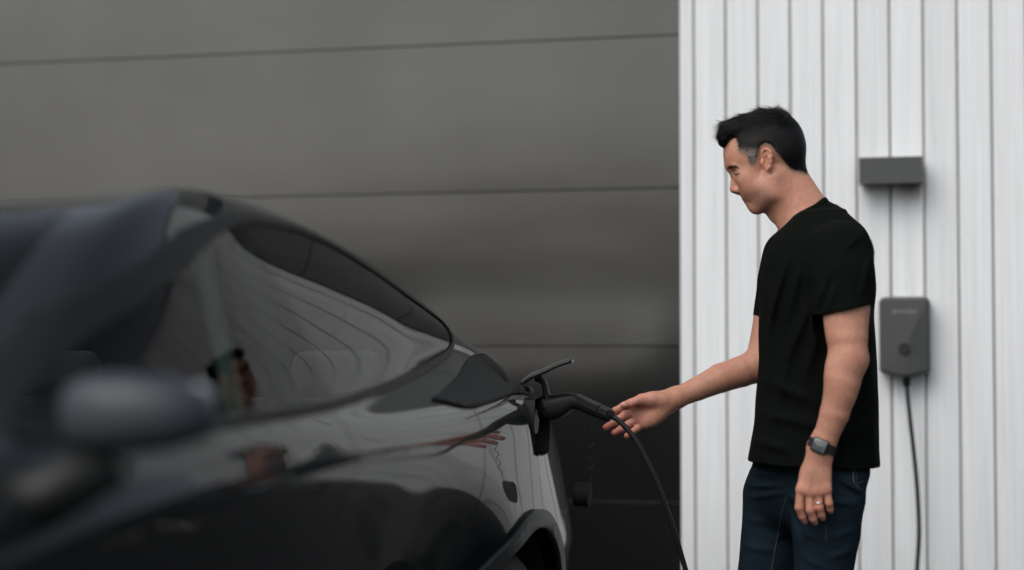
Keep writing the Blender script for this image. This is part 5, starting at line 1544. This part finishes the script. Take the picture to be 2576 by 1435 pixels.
# ------------------------------------------------------------------ shoes
shoe_mat = plain('shoe_leather', (.03, .03, .03), .55); sole_mat = plain('shoe_sole', (.5, .49, .46), .7)
for (qx_, yl, rz2) in ((1905, .10, .12), (2088, -.085, -.05)):
    a_ = Mq(qx_, 2000, yl); fl = Field((-.24, -.07, -.005), (.11, .07, .14), .004)
    fl.chain([(.045, 0, .045), (-.04, 0, .055), (-.12, 0, .038), (-.185, .004, .030)], [.036, .042, .040, .030], .02, flat=(np.array([0, 1.0, 0]), 1.0))
    fl.cone((.02, 0, .06), (.01, 0, .115), .042, .046, .02)
    xx = fl.lo[2] + fl.h * np.arange(fl.n[2]); fl.d = np.maximum(fl.d, np.broadcast_to((.014 - xx)[None, None, :], fl.n)).astype(np.float32)
    v, f = fl.mesh(); v = relax(v, f, 1)
    so = np_mesh('shoe', v, f, shoe_mat, person); so.location = (a_[0] + .0, yl, 0.001); so.rotation_euler = (0, 0, rz2)
    V, F = superquad((-.065, 0, .009), (.158, .047, .0088), .55, 40, 8)
    mesh_obj('sole', V, F, sole_mat, so, smooth=True)

# ------------------------------------------------------------------ watch and ring
arm_tree = bvh(nv, nf)
w_c = drape(arm_tree, [ql(727, 463)], 0.0)[0]
ax_s = Lh(815, 498, 0) - Lh(650, 432, 0); ax_s[1] = 0; ax_s /= np.linalg.norm(ax_s)
fw_ = np.array([ax_s[2], 0, -ax_s[0]]); fw_ = fw_ if fw_[2] < 0 else -fw_           # along the forearm, towards the hand
outv = np.array([-.22, -.97, .0]); outv -= fw_ * (outv @ fw_); outv /= np.linalg.norm(outv)
ax_s = np.cross(fw_, outv); ax_s = ax_s if ax_s[0] > 0 else -ax_s
MW = np.stack([ax_s, fw_, outv], 1)
watch = bpy.data.objects.new('wristwatch', None); watch.location = w_c; watch.empty_display_size = .02; link(watch, person)
def wbox(name, lo, hi, bev, mat, parent, z=0):
    b = box_bm(lo, hi, bev, 3)
    for v in b.verts: v.co = Vector(MW @ np.array(v.co))
    return bm_obj(name, b, mat, parent, smooth=True)
case_m = plain('watch_case', (.05, .052, .055), .28, .9); scr_m = plain('watch_screen', (.075, .085, .092), .12, var=.05, nscale=8, coat=.6)
wbox('case', (-.0205, -.0178, -.002), (.0205, .0178, .0088), .0042, case_m, watch)
wbox('screen', (-.0172, -.0148, .0060), (.0172, .0148, .0096), .0016, scr_m, watch)
wbox('crown', (-.003, .0172, .002), (.004, .0196, .0062), .0008, case_m, watch)
sp = []
for t in np.linspace(0, 2 * math.pi, 49)[:-1]:
    sp.append(w_c + outv * (-.0265 + .0268 * math.cos(t)) + ax_s * (.0335 * math.sin(t)))
V, F = [], []
for i, p in enumerate(sp):
    nx = (p - (w_c - outv * .0265)); nx /= np.linalg.norm(nx)
    for (u, w) in ((-.0001, -.0118), (.0026, -.0112), (.0026, .0112), (-.0001, .0118)): V.append(p + nx * u + fw_ * w - w_c)
n = len(sp)
for i in range(n):
    for k in range(4): F.append((i * 4 + k, i * 4 + (k + 1) % 4, ((i + 1) % n) * 4 + (k + 1) % 4, ((i + 1) % n) * 4 + k))
mesh_obj('strap', V, F, plain('watch_strap', (.010, .010, .010), .6), watch)
rc = Lh(716, 908, hy - .003); a = np.linspace(0, 2 * math.pi, 41)[:-1]
rg = [rc + np.array([.0106 * math.cos(t), .0108 * math.sin(t), .0010 * math.cos(t)]) for t in a]
v, f = tube(rg, .0010, 8, closed=True); v = np.array(v); c0 = np.repeat(np.array(rg), 8, 0); v[:, 2] = c0[:, 2] + (v[:, 2] - c0[:, 2]) * 2.0
mesh_obj('ring', v, f, plain('silver_ring', (.75, .75, .74), .25, 1.0), person, smooth=True)
